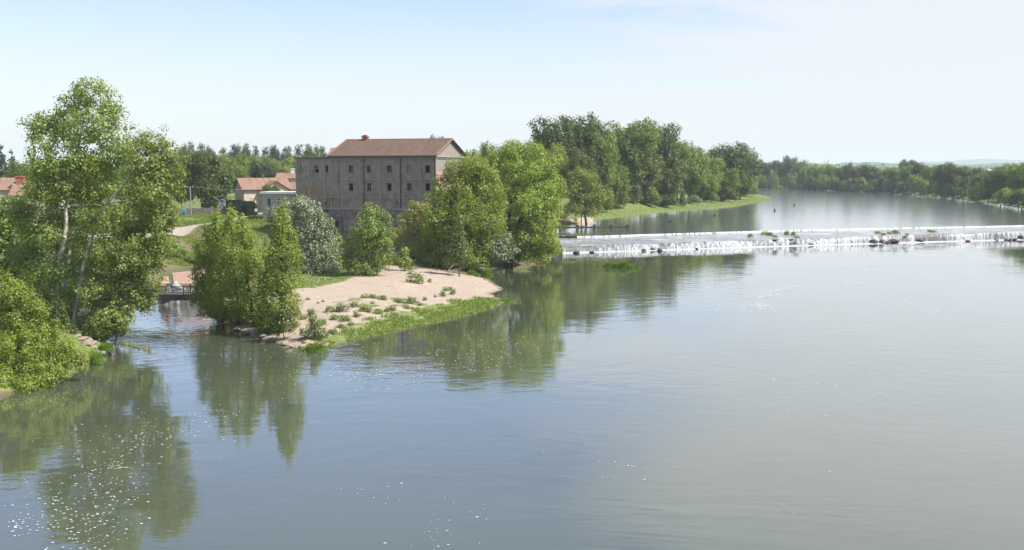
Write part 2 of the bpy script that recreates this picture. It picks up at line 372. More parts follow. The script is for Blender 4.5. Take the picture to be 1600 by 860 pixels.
# (px, D, plateau height, slope)
CT = [(-100,60,3,.5),(60,90,2.4,.45),(150,88,1.5,.4),(60,120,4,.4),(0,160,5.5,.35),(300,160,5.0,.33),(380,165,5.4,.33),(330,186,6.0,.35),(400,205,6.3,.4),
      (300,260,6.8,.5),(600,190,6.5,.6),(600,230,6.8,.6),(760,190,4.5,.5),(880,215,3.4,.25),(940,240,3.0,.12),(1000,262,3.1,.08),(1100,300,3.2,.06),(1180,380,3.2,.04),(900,300,6,.3),
      (1300,560,4.2,.3),(1500,460,4.2,.3),(1700,420,4.5,.3),(800,700,7,.4),(1200,1500,7,.4),(0,400,7,.4),(0,1500,8,.4),
      (460,93,1.0,.07),(600,105,1.0,.06),(720,112,.9,.045),(380,95,1.6,.3),(500,128,1.5,.14),(650,128,1.4,.12),(800,140,1.6,.2),(830,155,1.8,.3)]
CX = np.array([(c[0]-800)/F*c[1] for c in CT]); CY = np.array([c[1] for c in CT], float)
CHH = np.array([c[2] for c in CT]); CS = np.array([c[3] for c in CT])
def hnoise(X, Y):
    return .5*np.sin(X*.31+1.3*np.sin(Y*.17))*np.sin(Y*.27+.7)+.3*np.sin(X*.83+Y*.51)+.2*np.sin(X*1.9-Y*1.3+2)
def height(X, Y):
    X = np.asarray(X, float); Y = np.asarray(Y, float)
    da, db = sdist(A, X, Y), sdist(B, X, Y); d = np.maximum(da, db)
    w = 0; h = 0; s = 0
    for i in range(len(CX)):
        k = 1/((X-CX[i])**2+(Y-CY[i])**2+9)**1.6; w = w+k; h = h+k*CHH[i]; s = s+k*CS[i]
    h = h/w; s = s/w
    up = np.clip((Y-(lerpline(UPPER, X)-2.5))/3, 0, 1)
    rightland = (X > 150) & (Y < 240); up = np.where(rightland, 0, up)
    wl = ZU*up
    nz = hnoise(X, Y)
    land = np.minimum(h+nz*.18, wl+.03+s*np.maximum(d, 0)*(1+.25*nz)+np.minimum(np.maximum(d, 0)*.05, .12))
    wat = np.maximum(-2.2, wl+.03+.5*d)
    return np.where(d > 0, land, wat), da, db, d
def H(x, y): return float(height(np.array([x]), np.array([y]))[0][0])
def axis(fine, out0, out1):
    a = np.concatenate([np.arange(f[0], f[1], f[2]) for f in fine]+[[fine[-1][1]]])
    lo = [a[0]]; st = 8.
    while lo[-1] > out0: lo.append(lo[-1]-st); st *= 1.35
    hi_ = [a[-1]]; st = 12.
    while hi_[-1] < out1: hi_.append(hi_[-1]+st); st *= 1.35
    return np.concatenate([np.array(lo[1:][::-1]), a, np.array(hi_[1:])])
gx = axis([(-75, 30, .8), (30, 130, 1.5), (130, 230, 4)], -9000, 9000)
gy = axis([(55, 190, .9), (190, 340, 1.8), (340, 720, 6)], -120, 11000)
GX, GY = np.meshgrid(gx, gy)
GH, DA, DB, DD = height(GX.ravel(), GY.ravel())
n_x, n_y = len(gx), len(gy)
gm = bpy.data.meshes.new('ground'); gm.vertices.add(n_x*n_y)
gm.vertices.foreach_set('co', np.stack([GX.ravel(), GY.ravel(), GH], 1).ravel())
ii, jj = np.meshgrid(np.arange(n_x-1), np.arange(n_y-1)); b0 = (jj*n_x+ii).ravel()
quads = np.stack([b0, b0+1, b0+1+n_x, b0+n_x], 1)
def set_quads(me, q, k=4):
    me.loops.add(q.size); me.loops.foreach_set('vertex_index', q.ravel().astype(np.int32))
    me.polygons.add(len(q)); me.polygons.foreach_set('loop_start', np.arange(0, q.size, k, dtype=np.int32))
    me.update(calc_edges=True)
set_quads(gm, quads); gm.shade_smooth(); gm.materials.append(M_GROUND)
def near(P, X, Y):
    d = np.full(X.shape, 1e9)
    for (ax, ay), (bx, by) in zip(P[:-1], P[1:]):
        vx, vy = bx-ax, by-ay; t = np.clip(((X-ax)*vx+(Y-ay)*vy)/(vx*vx+vy*vy), 0, 1)
        d = np.minimum(d, np.hypot(X-ax-t*vx, Y-ay-t*vy))
    return d
fx, fy = GX.ravel(), GY.ravel()
grass_front = poly([(505,552),(560,540),(600,532),(650,520),(745,498),(800,474),(800,466),(770,462),(745,468),(690,478),(650,488),(600,500),(560,512),(520,522),(500,535)], .3)
grass_back = poly([(455,430),(520,428),(556,432),(556,438),(530,447),(490,455),(455,458)], .9)
gravel = poly([(455,458),(490,455),(530,447),(556,438),(600,425),(700,430),(755,432),(790,452),(770,462),(800,470),(745,480),(650,500),(560,520),(500,540),(440,545),(400,525),(340,512),(350,495),(420,480)], .5)
m_gr = np.zeros(fx.shape); m_gv = np.zeros(fx.shape)
isl = DB > -1
m_gv = np.where(isl, np.clip(sdist(gravel, fx, fy)/3+.5, 0, 1), 0)
m_gr = np.where(isl, np.clip(sdist(grass_front, fx, fy)/5.0+.50, 0, .8), 0)
m_gr = np.maximum(m_gr, np.where(isl, np.clip(sdist(grass_back, fx, fy)/1.5+.6, 0, 1), 0))
patch = poly([(470,520),(480,478),(560,462),(660,462),(720,462),(690,490),(600,512),(520,535)], .6)
m_gr = np.maximum(m_gr, np.where(isl, np.clip(sdist(patch, fx, fy)/3, 0, 1)*(.30+.28*np.sin(fx*.9+2*np.sin(fy*.6))), 0))
mainland = (DA > 0) & ~(isl & (fy < 160))
g2 = np.where(mainland, .62, 0)
g2 = np.where(mainland & (fy > 188) & (fx > 3) & (fy < 460) & (fx < 150), 1.0, g2)      # bright lawn strips upstream
g2 = np.where(mainland & (fy > 150) & (fx < -55) & (fy < 200), .9, g2)
dry = poly([(255,372),(340,368),(340,395),(255,398)], 3)
g2 = np.where(mainland & (sdist(dry, fx, fy) > -1), .35, g2)
m_gr = np.maximum(m_gr, g2)
def hit(px, py):
    d = ray(px, py); Ds = np.linspace(110, 420, 1200); t = Ds/d[1]
    g = height(d[0]*t, Ds)[0]; below = np.nonzero(CH+d[2]*t < g)[0]; k = below[0] if len(below) else 600
    return (float(d[0]*t[k]), float(Ds[k]))
PATH = [hit(-60, 376), hit(150, 371), hit(215, 366), hit(262, 361), hit(295, 357), hit(330, 350), hit(375, 341), hit(400, 336)]
ROAD = [hit(300, 334.5), hit(345, 335.5), hit(400, 333), hit(460, 332)]
m_pt = np.clip(1.4-near(PATH, fx, fy)/.9, 0, 1); m_pt = np.maximum(m_pt, np.clip(1.5-near(ROAD, fx, fy)/2.6, 0, 1))
quay = [XY(atz(868, 345, 2.5)), XY(atz(897, 344, 2.5)), XY(atz(926, 341.5, 2.5))]
m_pt = np.where(fy > 130, m_pt, 0)
ca = gm.color_attributes.new('mask', 'FLOAT_COLOR', 'POINT')
ca.data.foreach_set('color', np.stack([m_gr, m_gv, m_pt, np.ones_like(m_gr)], 1).ravel())
tag(link('ground', gm), kind='structure')

# water sheets
def sheet(name, pts, z, m):
    b = MB(); b.add([(x, y, z) for x, y in pts], [tuple(range(len(pts)))]); o = b.build(name, m); return tag(o, kind='structure')
sheet('river', [(-300, -120), (320, -120), (320, 262), (190, 236), (107, 208), (54.8, 191), (9, 174.5), (-20, 176), (-300, 170)], 0, M_WATER)
up_pts = [(p[0], p[1]) for p in UPPER]
sheet('upper_river', up_pts+[(330, 290), (330, 760), (60, 760), (60, 320), (20, 250), (2, 215), (2, 184)], ZU, M_WATER_UP)

# far hills: real ridges kilometres off
def ridge(name, y0, depth, x0, x1, hf, m, step):
    xs = np.arange(x0, x1, step); rows = 7; vs = []; fs = []
    for j in range(rows):
        t = j/(rows-1)
        for x in xs: vs.append((x, y0+depth*t, 4+(hf(x)-4)*math.sin(math.pi*min(1, t*.5+.0))**.8 if j else 0))
    n = len(xs)
    for j in range(rows-1):
        for i in range(n-1): fs.append((j*n+i, j*n+i+1, (j+1)*n+i+1, (j+1)*n+i))
    b = MB(); b.add(vs, fs); return tag(b.build(name, m, smooth=False), kind='structure')
M_HILL = flat('wooded_hill', (.065, .085, .035), .95, .5, .02)
def hf1(x): return 26+60*max(0, min(1, (x-1500)/2600))+9*math.sin(x*.0031+1)+5*math.sin(x*.011)+3.5*math.sin(x*.041)+2*math.sin(x*.11)
def hf2(x): return 22+15*max(0, min(1, (x-600)/1200))+6*math.sin(x*.006)+3*math.sin(x*.023)+2.5*math.sin(x*.07)+1.5*math.sin(x*.17)
ridge('hills', 7200, 1500, -5200, 6500, hf1, M_HILL, 30)
ridge('hills', 3300, 700, -2500, 3000, hf2, M_HILL, 16)

# ------------------------------------------------------------------ trees
def leaf_mesh(name, P, N, S, m, up_bias=0., link_obj=False, asp=.36):
    n = len(P); N = N/np.linalg.norm(N, axis=1, keepdims=True)
    T = R.normal(size=(n, 3)); T[:, 2] += up_bias
    T -= N*(T*N).sum(1, keepdims=True); T /= np.linalg.norm(T, axis=1, keepdims=True)+1e-9
    Bv = np.cross(N, T); s = S[:, None]
    V = np.stack([P-T*s*.5, P+Bv*s*asp-T*s*.05, P+T*s*.5-N*s*.08, P-Bv*s*asp-T*s*.05], 1).reshape(-1, 3)
    me = bpy.data.meshes.new(name); me.vertices.add(len(V)); me.vertices.foreach_set('co', V.astype(np.float32).ravel())
    set_quads(me, np.arange(n*4).reshape(-1, 4)); me.materials.append(m); return me
def unit(n):
    v = R.normal(size=(n, 3)); return v/np.linalg.norm(v, axis=1, keepdims=True)
def crown(name, lobes, leaf, m, clump=None, dens=7., shell=.5, zs=1., up=0., cov=1.15, tip=0., asp=.36):
    P, N, S = [], [], []
    for (cx, cy, cz, rx, ry, rz) in lobes:
        cl = clump or leaf*3
        rr = (rx+ry+rz)/3
        k = max(5, int(4*math.pi*((rx*ry+ry*rz+rx*rz)/3)/(cl*cl*2.6)*cov*1.45))
        d = unit(k); d[:, 2] = np.where(d[:, 2] < -.55, d[:, 2]*.6, d[:, 2])
        u = R.random(k); r = (shell+(1-shell)*u**.45)*(.86+.3*R.random(k)**1.5)
        C = np.array([cx, cy, cz])+d*r[:, None]*np.array([rx, ry, rz])
        cr = cl*(.55+.75*R.random(k))
        cnt = np.maximum(4, (dens*(cr/leaf)**2*.8).astype(int))
        idx = np.repeat(np.arange(k), cnt); q = unit(len(idx)); qr = R.random(len(idx))**.45
        off = q*(qr*cr[idx])[:, None]; off[:, 2] *= zs
        if tip: off[:, :2] *= (1-tip*np.clip(off[:, 2:3]/(cr[idx][:, None]*zs), 0, 1))
        P.append(C[idx]+off); N.append(q*.8+d[idx]*.55+np.array([0, 0, .35])+R.normal(size=(len(idx), 3))*.5)
        S.append(leaf*(.6+.8*R.random(len(idx))))
    return leaf_mesh(name, np.concatenate(P), np.concatenate(N), np.concatenate(S), m, up, asp=asp)
def wob(p, q, n, a):
    p, q = Vector(p), Vector(q); out = []
    o1 = Vector(R.normal(size=3)*a)
    for i in range(n+1):
        t = i/n; out.append(p.lerp(q, t)+o1*math.sin(math.pi*t)+Vector(R.normal(size=3)*a*.25)*(0 < i < n))
    return out
def trunk_mesh(name, base, spine, lobes, r0, m, subs=3, sides=7):
    """spine: list of points from base to the top of the trunk; limbs run to every lobe"""
    b = MB(); pts = [Vector(base)]+[Vector(s) for s in spine]; rad = [r0*(1-.75*i/(len(pts)-1)) for i in range(len(pts))]
    fine = []; fr = []
    for i in range(len(pts)-1):
        for k in range(3):
            t = k/3; fine.append(pts[i].lerp(pts[i+1], t)+Vector(R.normal(size=3))*r0*.25*(1 if (i+k) else 0)); fr.append(rad[i]+(rad[i+1]-rad[i])*t)
    fine.append(pts[-1]); fr.append(rad[-1]); fr[0] *= 1.35
    b.tube(fine, fr, sides)
    for (cx, cy, cz, rx, ry, rz) in lobes:
        c = Vector((cx, cy, cz)); best = 0; bd = 1e9
        for i, p in enumerate(fine[1:], 1):
            if p.z < c.z-.2*rz or i == 1:
                dd = (p-c).length
                if dd < bd: bd, best = dd, i
        p = fine[best]; r = min(fr[best]*.6, r0*.4)
        l = wob(p, c, 4, (c-p).length*.07); b.tube(l, [r, r*.8, r*.62, r*.45, r*.25], 5)
        for _ in range(subs):
            d = Vector(unit(1)[0]); d.z = abs(d.z)*.8; e = c+Vector((d.x*rx, d.y*ry, d.z*rz))*.8
            s = l[PR.choice([2, 3, 4])]; b.tube(wob(s, e, 3, (e-s).length*.08), [r*.4, r*.3, r*.2, r*.08], 4)
    return b.mesh(name, m, True)
ORD = ['first','second','third','fourth','fifth','sixth','seventh','eighth','ninth','tenth','eleventh','twelfth','thirteenth','fourteenth','fifteenth','sixteenth','seventeenth','eighteenth','nineteenth','twentieth',
       'twenty-first','twenty-second','twenty-third','twenty-fourth','twenty-fifth','twenty-sixth','twenty-seventh','twenty-eighth','twenty-ninth','thirtieth','thirty-first','thirty-second','thirty-third','thirty-fourth','thirty-fifth','thirty-sixth','thirty-seventh','thirty-eighth','thirty-ninth','fortieth']
def custom_tree(name, label, cat, D, base_px, lobes_px, m, leaf, r0, bark=BARK, spines=None, dy=.85, group=None, clump=None, trunk=True, **kw):
    """lobes_px: (px, row, rx px, rz px[, depth offset m]); every lobe becomes a real ellipsoid of foliage at depth D"""
    bx = (base_px-800)/F*D; bz = H(bx, D)-.15
    root = empty(name, (bx, D, bz), label=label, cat=cat, group=group)
    lobes = []
    for l in lobes_px:
        dz = l[4] if len(l) > 4 else (R.random()-.5)*l[2]*D/F*.9
        x, y, z = atd(l[0], l[1], D+dz); s = (D+dz)/F
        rz = l[3]*s
        if z-rz < bz+.1 and z > bz+.4: rz = max(.3, z-bz-.1) if z-bz > rz*.5 else rz
        lobes.append((x-bx, y-D, z-bz, l[2]*s, l[2]*s*dy, rz))
    link('crown', crown('crown', lobes, leaf, m, clump, **kw), root)
    if trunk:
        if spines is None:
            top = max(lobes, key=lambda q: q[2]); lowx = min(lobes, key=lambda q: q[2])
            spines = [[(top[0]*.35, top[1]*.3, top[2]*.35), (top[0]*.7, top[1]*.6, top[2]*.68), (top[0], top[1], top[2])]]
            bs = [(0, 0, 0)]
        else:
            bs = []; sp2 = []
            for s in spines:
                q = [atd(a, b, D+c) for a, b, c in s]; q = [(x-bx, y-D, z-bz) for x, y, z in q]
                bs.append((q[0][0], q[0][1], -.1)); sp2.append(q[1:])
            spines = sp2
        for i, (b_, s) in enumerate(zip(bs, spines)):
            sel = lobes if len(spines) == 1 else [l for k, l in enumerate(lobes) if min(range(len(spines)), key=lambda j: abs(spines[j][-1][0]-l[0])+.5*abs(spines[j][-1][2]-l[2])) == i]
            link('trunk', trunk_mesh('trunk', b_, s, sel, r0*(1-.15*i), bark), root)
    return root

# --- near left bank
PLN = LM['plane']
custom_tree('plane_tree', 'tallest tree, pale white trunks, airy yellow-green crown on the near left bank', 'tree', 87, 97,
  [(95,420,26,24,-2.2),(108,470,26,18,-2),(120,380,24,22,-2.4),(85,300,26,24,-2),(150,470,22,18,-2.5),(60,420,22,22,-1.5),(140,150,39,28),(108,172,28,22),(172,172,22,17),(150,200,54,39),(62,192,26,15),(80,205,37,24),(95,245,54,37),(170,238,45,37),(60,262,24,17),
   (75,290,41,37),(150,285,56,43,2),(95,335,52,39,4),(160,340,48,41,2),(60,350,41,39,4),(75,400,50,39,5),(140,400,52,39,3),(50,440,32,28,5),(150,450,43,30,2),(110,450,48,32,5),(208,238,26,24,1),(90,370,34,30,3),(40,400,30,30,4),(70,470,26,18,3),(120,300,30,24,2),(35,330,26,22,3),(60,300,26,19,-2),(128,255,24,19,-2),(150,340,28,24,-2.5),(70,370,24,22,-2.5),(128,420,22,22,-2.5),(70,440,17,17,-2)],
  PLN, .21, .24, BARK_PALE, spines=[[(88,492,0),(96,400,-.5),(103,330,-.5),(110,270,0),(128,200,0),(142,150,0)],[(97,490,.6),(108,400,.3),(120,340,.6),(150,280,.8),(165,235,0)]],
  clump=.62, dens=5.6, cov=.8, shell=.3)
custom_tree('plane_tree', 'second pale-trunked tree leaning right over the channel, foliage hanging to the water by the footbridge', 'tree', 84, 120,
  [(150,400,24,24,-2),(170,350,24,24,-2),(140,455,22,18,-2),(238,222,27,28),(255,240,24,19),(222,262,37,32),(262,265,27,30),(240,300,46,35),(225,345,54,39),(252,345,32,37),(205,390,54,39),(245,400,34,39),(175,425,49,32),(215,440,46,35),(228,468,24,28),(195,470,44,28),(165,490,37,22)],
  PLN, .21, .19, BARK_PALE, spines=[[(112,495,0),(126,440,0),(143,372,.3),(165,320,.3),(205,275,0),(236,225,0)]], clump=.6, dens=5.6, cov=.85, shell=.3)
custom_tree('broadleaf_tree', 'dark green bushy tree at the left edge below the pink roof', 'tree', 104, 10,
  [(12,330,34,26),(-15,350,34,36),(25,372,36,32),(5,405,42,34),(40,410,28,26),(15,440,40,22),(60,455,30,20)], LM['mid'], .3, .25, clump=.75, dens=6)
custom_tree('bush', 'large bright yellow-green bush at the lower left corner on the waterline', 'bush', 68, 30,
  [(0,598,26,14,-4),(38,600,22,9,-4),(-15,600,24,14,-4),(70,592,18,9,-3),(30,455,16,20),(55,490,18,22),(78,515,20,20),(5,448,22,20),(100,550,20,18,-.5),(118,560,16,14,-1),(60,600,20,8,-3),(30,545,34,28,-2),(15,462,26,22),(-8,480,28,30),(38,500,32,32),(0,530,42,36),(52,540,38,30),(90,545,28,24),(28,568,40,24,-1.5),(75,572,36,18,-1.5),(112,563,20,15,-1),(0,585,30,20,-2.5),(124,572,10,9,-1),(10,603,24,12,-3),(50,592,26,12,-2.5),(-10,612,24,10,-3.5),(85,585,20,9,-1.8)],
  LM['yellow'], .145, .14, clump=.5, dens=6.2, shell=.4)
custom_tree('shrub', 'dark blue-green shrub between the yellow-green bush and the white trunks', 'shrub', 80, 92, [(88,492,16,22),(100,515,18,20),(112,535,16,14)], LM['dark'], .2, .08, clump=.45)
custom_tree('shrub', 'low leafy shrub with drooping twigs under the leaning tree above the bank grass', 'shrub', 81.5, 168, [(165,500,26,16),(190,500,20,14),(150,515,20,14),(180,515,18,12)], PLN, .22, .08, clump=.45)
custom_tree('shrub', 'small round dark green shrub at the stony water edge below the tall trees', 'shrub', 73.8, 148, [(148,558,9,11)], LM['mid'], .15, .05, clump=.3)
# --- island trees
POP = LM['poplar']
def pop(label, D, bpx, lobes, m=POP, leaf=.18, r0=.16, group='young poplars at the downstream tip of the gravel island', **k):
    return custom_tree('poplar_tree', label, 'tree', D, bpx, lobes, m, leaf, r0, group=group, clump=.42, zs=1.7, up=1.0, tip=.5, dens=6.2, shell=.35, **k)
pop('leftmost young poplar of the island tip, crown reaching out over the footbridge end', 93, 345, [(337,343,9,17),(335,366,18,23),(328,395,27,29),(322,430,27,29),(318,460,22,19),(335,480,27,21),(350,495,18,13)])
pop('second young poplar of the island tip, with the highest point of the trio', 91, 368, [(361,340,8,16),(362,364,16,23),(360,398,25,27),(360,440,34,34),(352,478,31,25),(375,492,27,17)])
pop('third young poplar of the island tip, pressed against the tall pointed poplar', 89, 392, [(378,350,8,15),(384,374,17,21),(392,410,20,29),(396,450,27,34),(392,484,31,25),(405,500,20,15)])
pop('tall pointed poplar standing clear at the island tip, bright on its right side', 86, 432, [(441,326,6,14),(441,345,14,19),(441,370,22,26),(440,402,31,30),(438,438,36,30),(434,472,38,28),(430,498,35,19),(425,512,25,11)], leaf=.175, r0=.2)
custom_tree('shrub', 'tall light green shrub at the foot of the pointed poplar', 'shrub', 82.5, 440, [(438,488,16,16),(447,505,18,16),(432,512,12,12),(452,488,12,12)], LM['olive'], .17, .05, clump=.35, zs=1.5, up=.8)
custom_tree('shrub', 'spindly willow shrub at the stony front corner of the island', 'shrub', 81.5, 488, [(488,495,7,12),(492,510,12,12),(482,520,14,12),(503,522,12,10)], LM['olive'], .15, .05, clump=.3, zs=1.6, up=.9, cov=.8)
custom_tree('willow_tree', 'silver-leaved willow in front of the left end of the mill', 'tree', 125, 490,
  [(470,322,16,17),(452,330,16,15),(488,335,18,19),(480,360,31,26),(505,360,18,24),(500,388,30,26),(478,395,27,24),(512,402,16,17),(490,416,32,12),(515,420,18,9),(432,335,16,17)], LM['silver'], .22, .25, clump=.6, zs=1.3, up=.5, dens=6)
custom_tree('young_tree', 'small bright green tree between the silver willow and the bushy poplar', 'tree', 128, 527, [(526,377,8,13),(524,395,12,15),(530,412,12,14)], LM['light'], .27, .08, clump=.5, zs=1.4, up=.6)
custom_tree('poplar_tree', 'bushy wide poplar on the meadow in front of the mill centre', 'tree', 121, 566,
  [(578,334,12,14),(596,345,15,16),(574,355,24,21),(598,370,19,23),(566,382,28,25),(592,395,24,25),(555,408,22,19),(574,416,30,15)], LM['poplar_dim'], .22, .25, clump=.55, zs=1.4, up=.6, dens=6.4)
custom_tree('bush', 'small rounded bush alone at the back of the gravel bar', 'bush', 129, 631, [(631,396,9,10),(630,412,14,14),(640,415,9,10)], LM['light'], .24, .06, clump=.45)
custom_tree('acacia_tree', 'yellowish feathery acacia against the mill base', 'tree', 142, 645,
  [(648,318,9,8),(662,326,16,10),(640,332,13,8),(655,340,22,13),(628,345,13,7),(645,358,25,12),(618,362,11,7),(668,362,20,15),(635,378,25,13),(655,392,27,15)], LM['acacia'], .25, .2, clump=.6, dens=4.8, cov=.8, zs=.7)
custom_tree('poplar_tree', 'broad green poplar hiding the right corner of the mill', 'tree', 137, 722,
  [(700,352,34,26,3),(680,375,30,26,3),(735,375,36,28,3),(700,325,30,26,3),(712,395,40,18,2.5),(760,395,26,16,2),(738,262,26,18),(712,270,20,18),(760,275,22,22),(698,295,28,24),(732,300,34,28),(768,310,24,30),(685,325,24,26),(715,340,40,30),(755,350,34,32),(672,358,22,24),(700,380,40,26),(745,388,38,24),(668,392,26,18),(700,405,40,14),(740,408,34,12),(690,350,30,26,-2),(735,335,30,26,-3)],
  LM['poplar'], .24, .45, clump=.75, zs=1.2, up=.5, dens=6)
custom_tree('poplar_tree', 'slim grey-green poplar sapling in front of the broad green poplar', 'tree', 127, 717, [(717,346,6,13),(716,368,11,18),(720,392,15,18),(712,402,14,14)], LM['olive'], .25, .08, clump=.45, zs=1.7, up=.9, tip=.5)
custom_tree('willow_bush', 'round silvery willow bush at the water edge under the big trees', 'bush', 136, 782, [(784,374,15,13),(774,388,16,14),(794,390,14,14),(782,402,18,10)], LM['silver'], .26, .1, clump=.5)
custom_tree('poplar_tree', 'large yellow-green leaning tree at the left end of the weir', 'tree', 146, 800,
  [(802,238,24,14),(828,238,22,14),(782,255,22,20),(845,262,26,22),(815,270,34,24),(862,290,20,24),(795,300,30,28),(835,310,36,30),(864,330,16,24),(810,345,34,28),(846,355,28,28),(790,372,26,22),(830,388,34,20),(860,385,16,16),(795,398,28,14),(835,402,30,10),(820,320,28,26,-3),(850,375,22,20,-2)],
  LM['yellow'], .25, .4, clump=.78, dens=5.6, spines=[[(795,405,0),(812,350,0),(828,300,0),(836,245,0)],[(792,405,.5),(797,340,0),(800,290,0),(802,240,0)]])
custom_tree('bush', 'low bush spilling over the shore right beside the weir end', 'bush', 160, 862, [(845,398,16,8),(866,392,11,8),(820,402,18,7)], LM['light'], .27, .08, clump=.5)
custom_tree('broadleaf_tree', 'rounded light olive tree beside the pink quay path', 'tree', 222, 918,
  [(905,278,18,15),(925,288,17,16),(893,298,15,20),(915,308,24,22),(934,308,12,18),(900,325,16,14),(925,328,18,12)], LM['light'], .36, .35, clump=1.1, dens=5.6)
custom_tree('horse_chestnut_tree', 'big dark rounded tree left of the village house behind the stone wall', 'tree', 197, 322,
  [(318,256,24,18),(340,265,18,20),(300,270,18,24),(325,290,30,24),(350,290,12,22),(298,302,16,18),(335,310,22,14)], LM['dark'], .38, .4, clump=.95, dens=6)

# --- template trees for the woods
def lobes_round(n, w=.42, lowz=.20):
    out = [(0, 0, .6, w*.72, w*.72, .3)]
    for i in range(n):
        a = 2.4*i+R.random()*.6; t = (i+.5)/n; z = lowz+.12+(.86-lowz-.10)*t
        rr = w*math.sin(math.pi*min(1, .25+.72*(1-t)**.9))*.68; s = .12+.09*R.random()
        out.append((rr*math.cos(a), rr*math.sin(a), z, s*1.15, s*1.15, s))
    return out
def lobes_pop(w=.17):
    return [(0, 0, .9, w*.45, w*.45, .09), (.02, .01, .76, w*.75, w*.75, .12), (-.03, .02, .58, w, w, .15), (.03, -.03, .4, w*1.05, w, .15), (-.02, 0, .24, w*.85, w*.85, .1)]
def lobes_bush():
    return [(0, 0, .45, .35, .35, .38), (.25, .1, .35, .25, .25, .3), (-.27, -.05, .33, .24, .25, .28), (.05, -.2, .62, .2, .2, .28), (-.1, .15, .68, .2, .2, .26)]
def tmpl(lobes, leaf, r0=.02, top=.75, zf=1., **k):
    lobes = [(a, b, c*zf, d, e, f*zf*.92) for a, b, c, d, e, f in lobes]; top *= zf
    mm = LM['mid']; cm = crown('crown', lobes, leaf, mm, **k)
    tm = trunk_mesh('trunk', (0, 0, -.02), [(.01, 0, .2*zf), (0, .01, .45*zf), (.01, 0, top)], lobes, r0, BARK, subs=1, sides=6)
    return cm, tm
TR = [tmpl(lobes_round(15), .030, clump=.085, dens=6, zf=1.35) for _ in range(4)]
TRF = [tmpl(lobes_round(13, .46, .10), .036, clump=.10, dens=6, zf=1.35) for _ in range(3)]
TP = [tmpl(lobes_pop(w), .034, .016, .85, zf=1.3, clump=.06, dens=6, zs=1.5, up=.7, tip=.4) for w in (.17, .2)]
TB = [tmpl(lobes_bush(), .055, .02, .5, clump=.12, dens=6) for _ in range(3)]
TBF = [tmpl(lobes_bush(), .035, .02, .5, clump=.09, dens=6, zs=1.2, up=.7) for _ in range(2)]
TM = [tmpl([(0, 0, .42, .42, .42, .45), (.3, .12, .3, .28, .28, .36), (-.32, -.1, .3, .28, .28, .34), (.05, -.3, .32, .25, .25, .36)], .13, .015, .3, clump=.2, dens=3.2, zs=1., cov=.9) for _ in range(3)]
TC = [tmpl([(0, 0, z, .19*(1.04-z)+.015, .19*(1.04-z)+.015, .07) for z in np.arange(.14, 1, .09)], .035, .018, .95, clump=.05, dens=6) for _ in range(1)]
TK = {'round': TR, 'full': TRF, 'poplar': TP, 'bush': TB, 'shrub': TBF, 'mound': TM, 'cone': TC}
NMS = {'round': ('broadleaf_tree', 'tree'), 'full': ('broadleaf_tree', 'tree'), 'poplar': ('poplar_tree', 'tree'), 'bush': ('bush', 'bush'), 'shrub': ('shrub', 'shrub'), 'mound': ('shrub', 'shrub'), 'cone': ('conifer_tree', 'tree')}
ZF = {'round': 1.35, 'full': 1.35, 'poplar': 1.3, 'bush': 1, 'shrub': 1, 'mound': 1, 'cone': 1}
def place(kind, px, D, top, wpx, m, label, group=None, name=None, z=None, rz=None):
    cm, tm = PR.choice(TK[kind]); x = (px-800)/F*D; g = H(x, D)-.1 if z is None else z
    h = atd(px, top, D)[2]-g; w = wpx*D/F
    n, cat = NMS[kind]; r = empty(name or n, (x, D, g), PR.random()*6.28 if rz is None else rz, label=label, cat=cat, group=group)
    k = {'round': .82, 'full': .9, 'poplar': .42, 'bush': 1.0, 'shrub': 1.0, 'mound': 1.15, 'cone': .42}[kind]
    r.scale = (w/k, w/k, h/ZF[kind])
    c = link('crown', cm, r); c.material_slots[0].link = 'OBJECT'; c.material_slots[0].material = LM[m]
    link('trunk', tm, r); return r
G1 = 'wood along the left bank upstream of the weir'
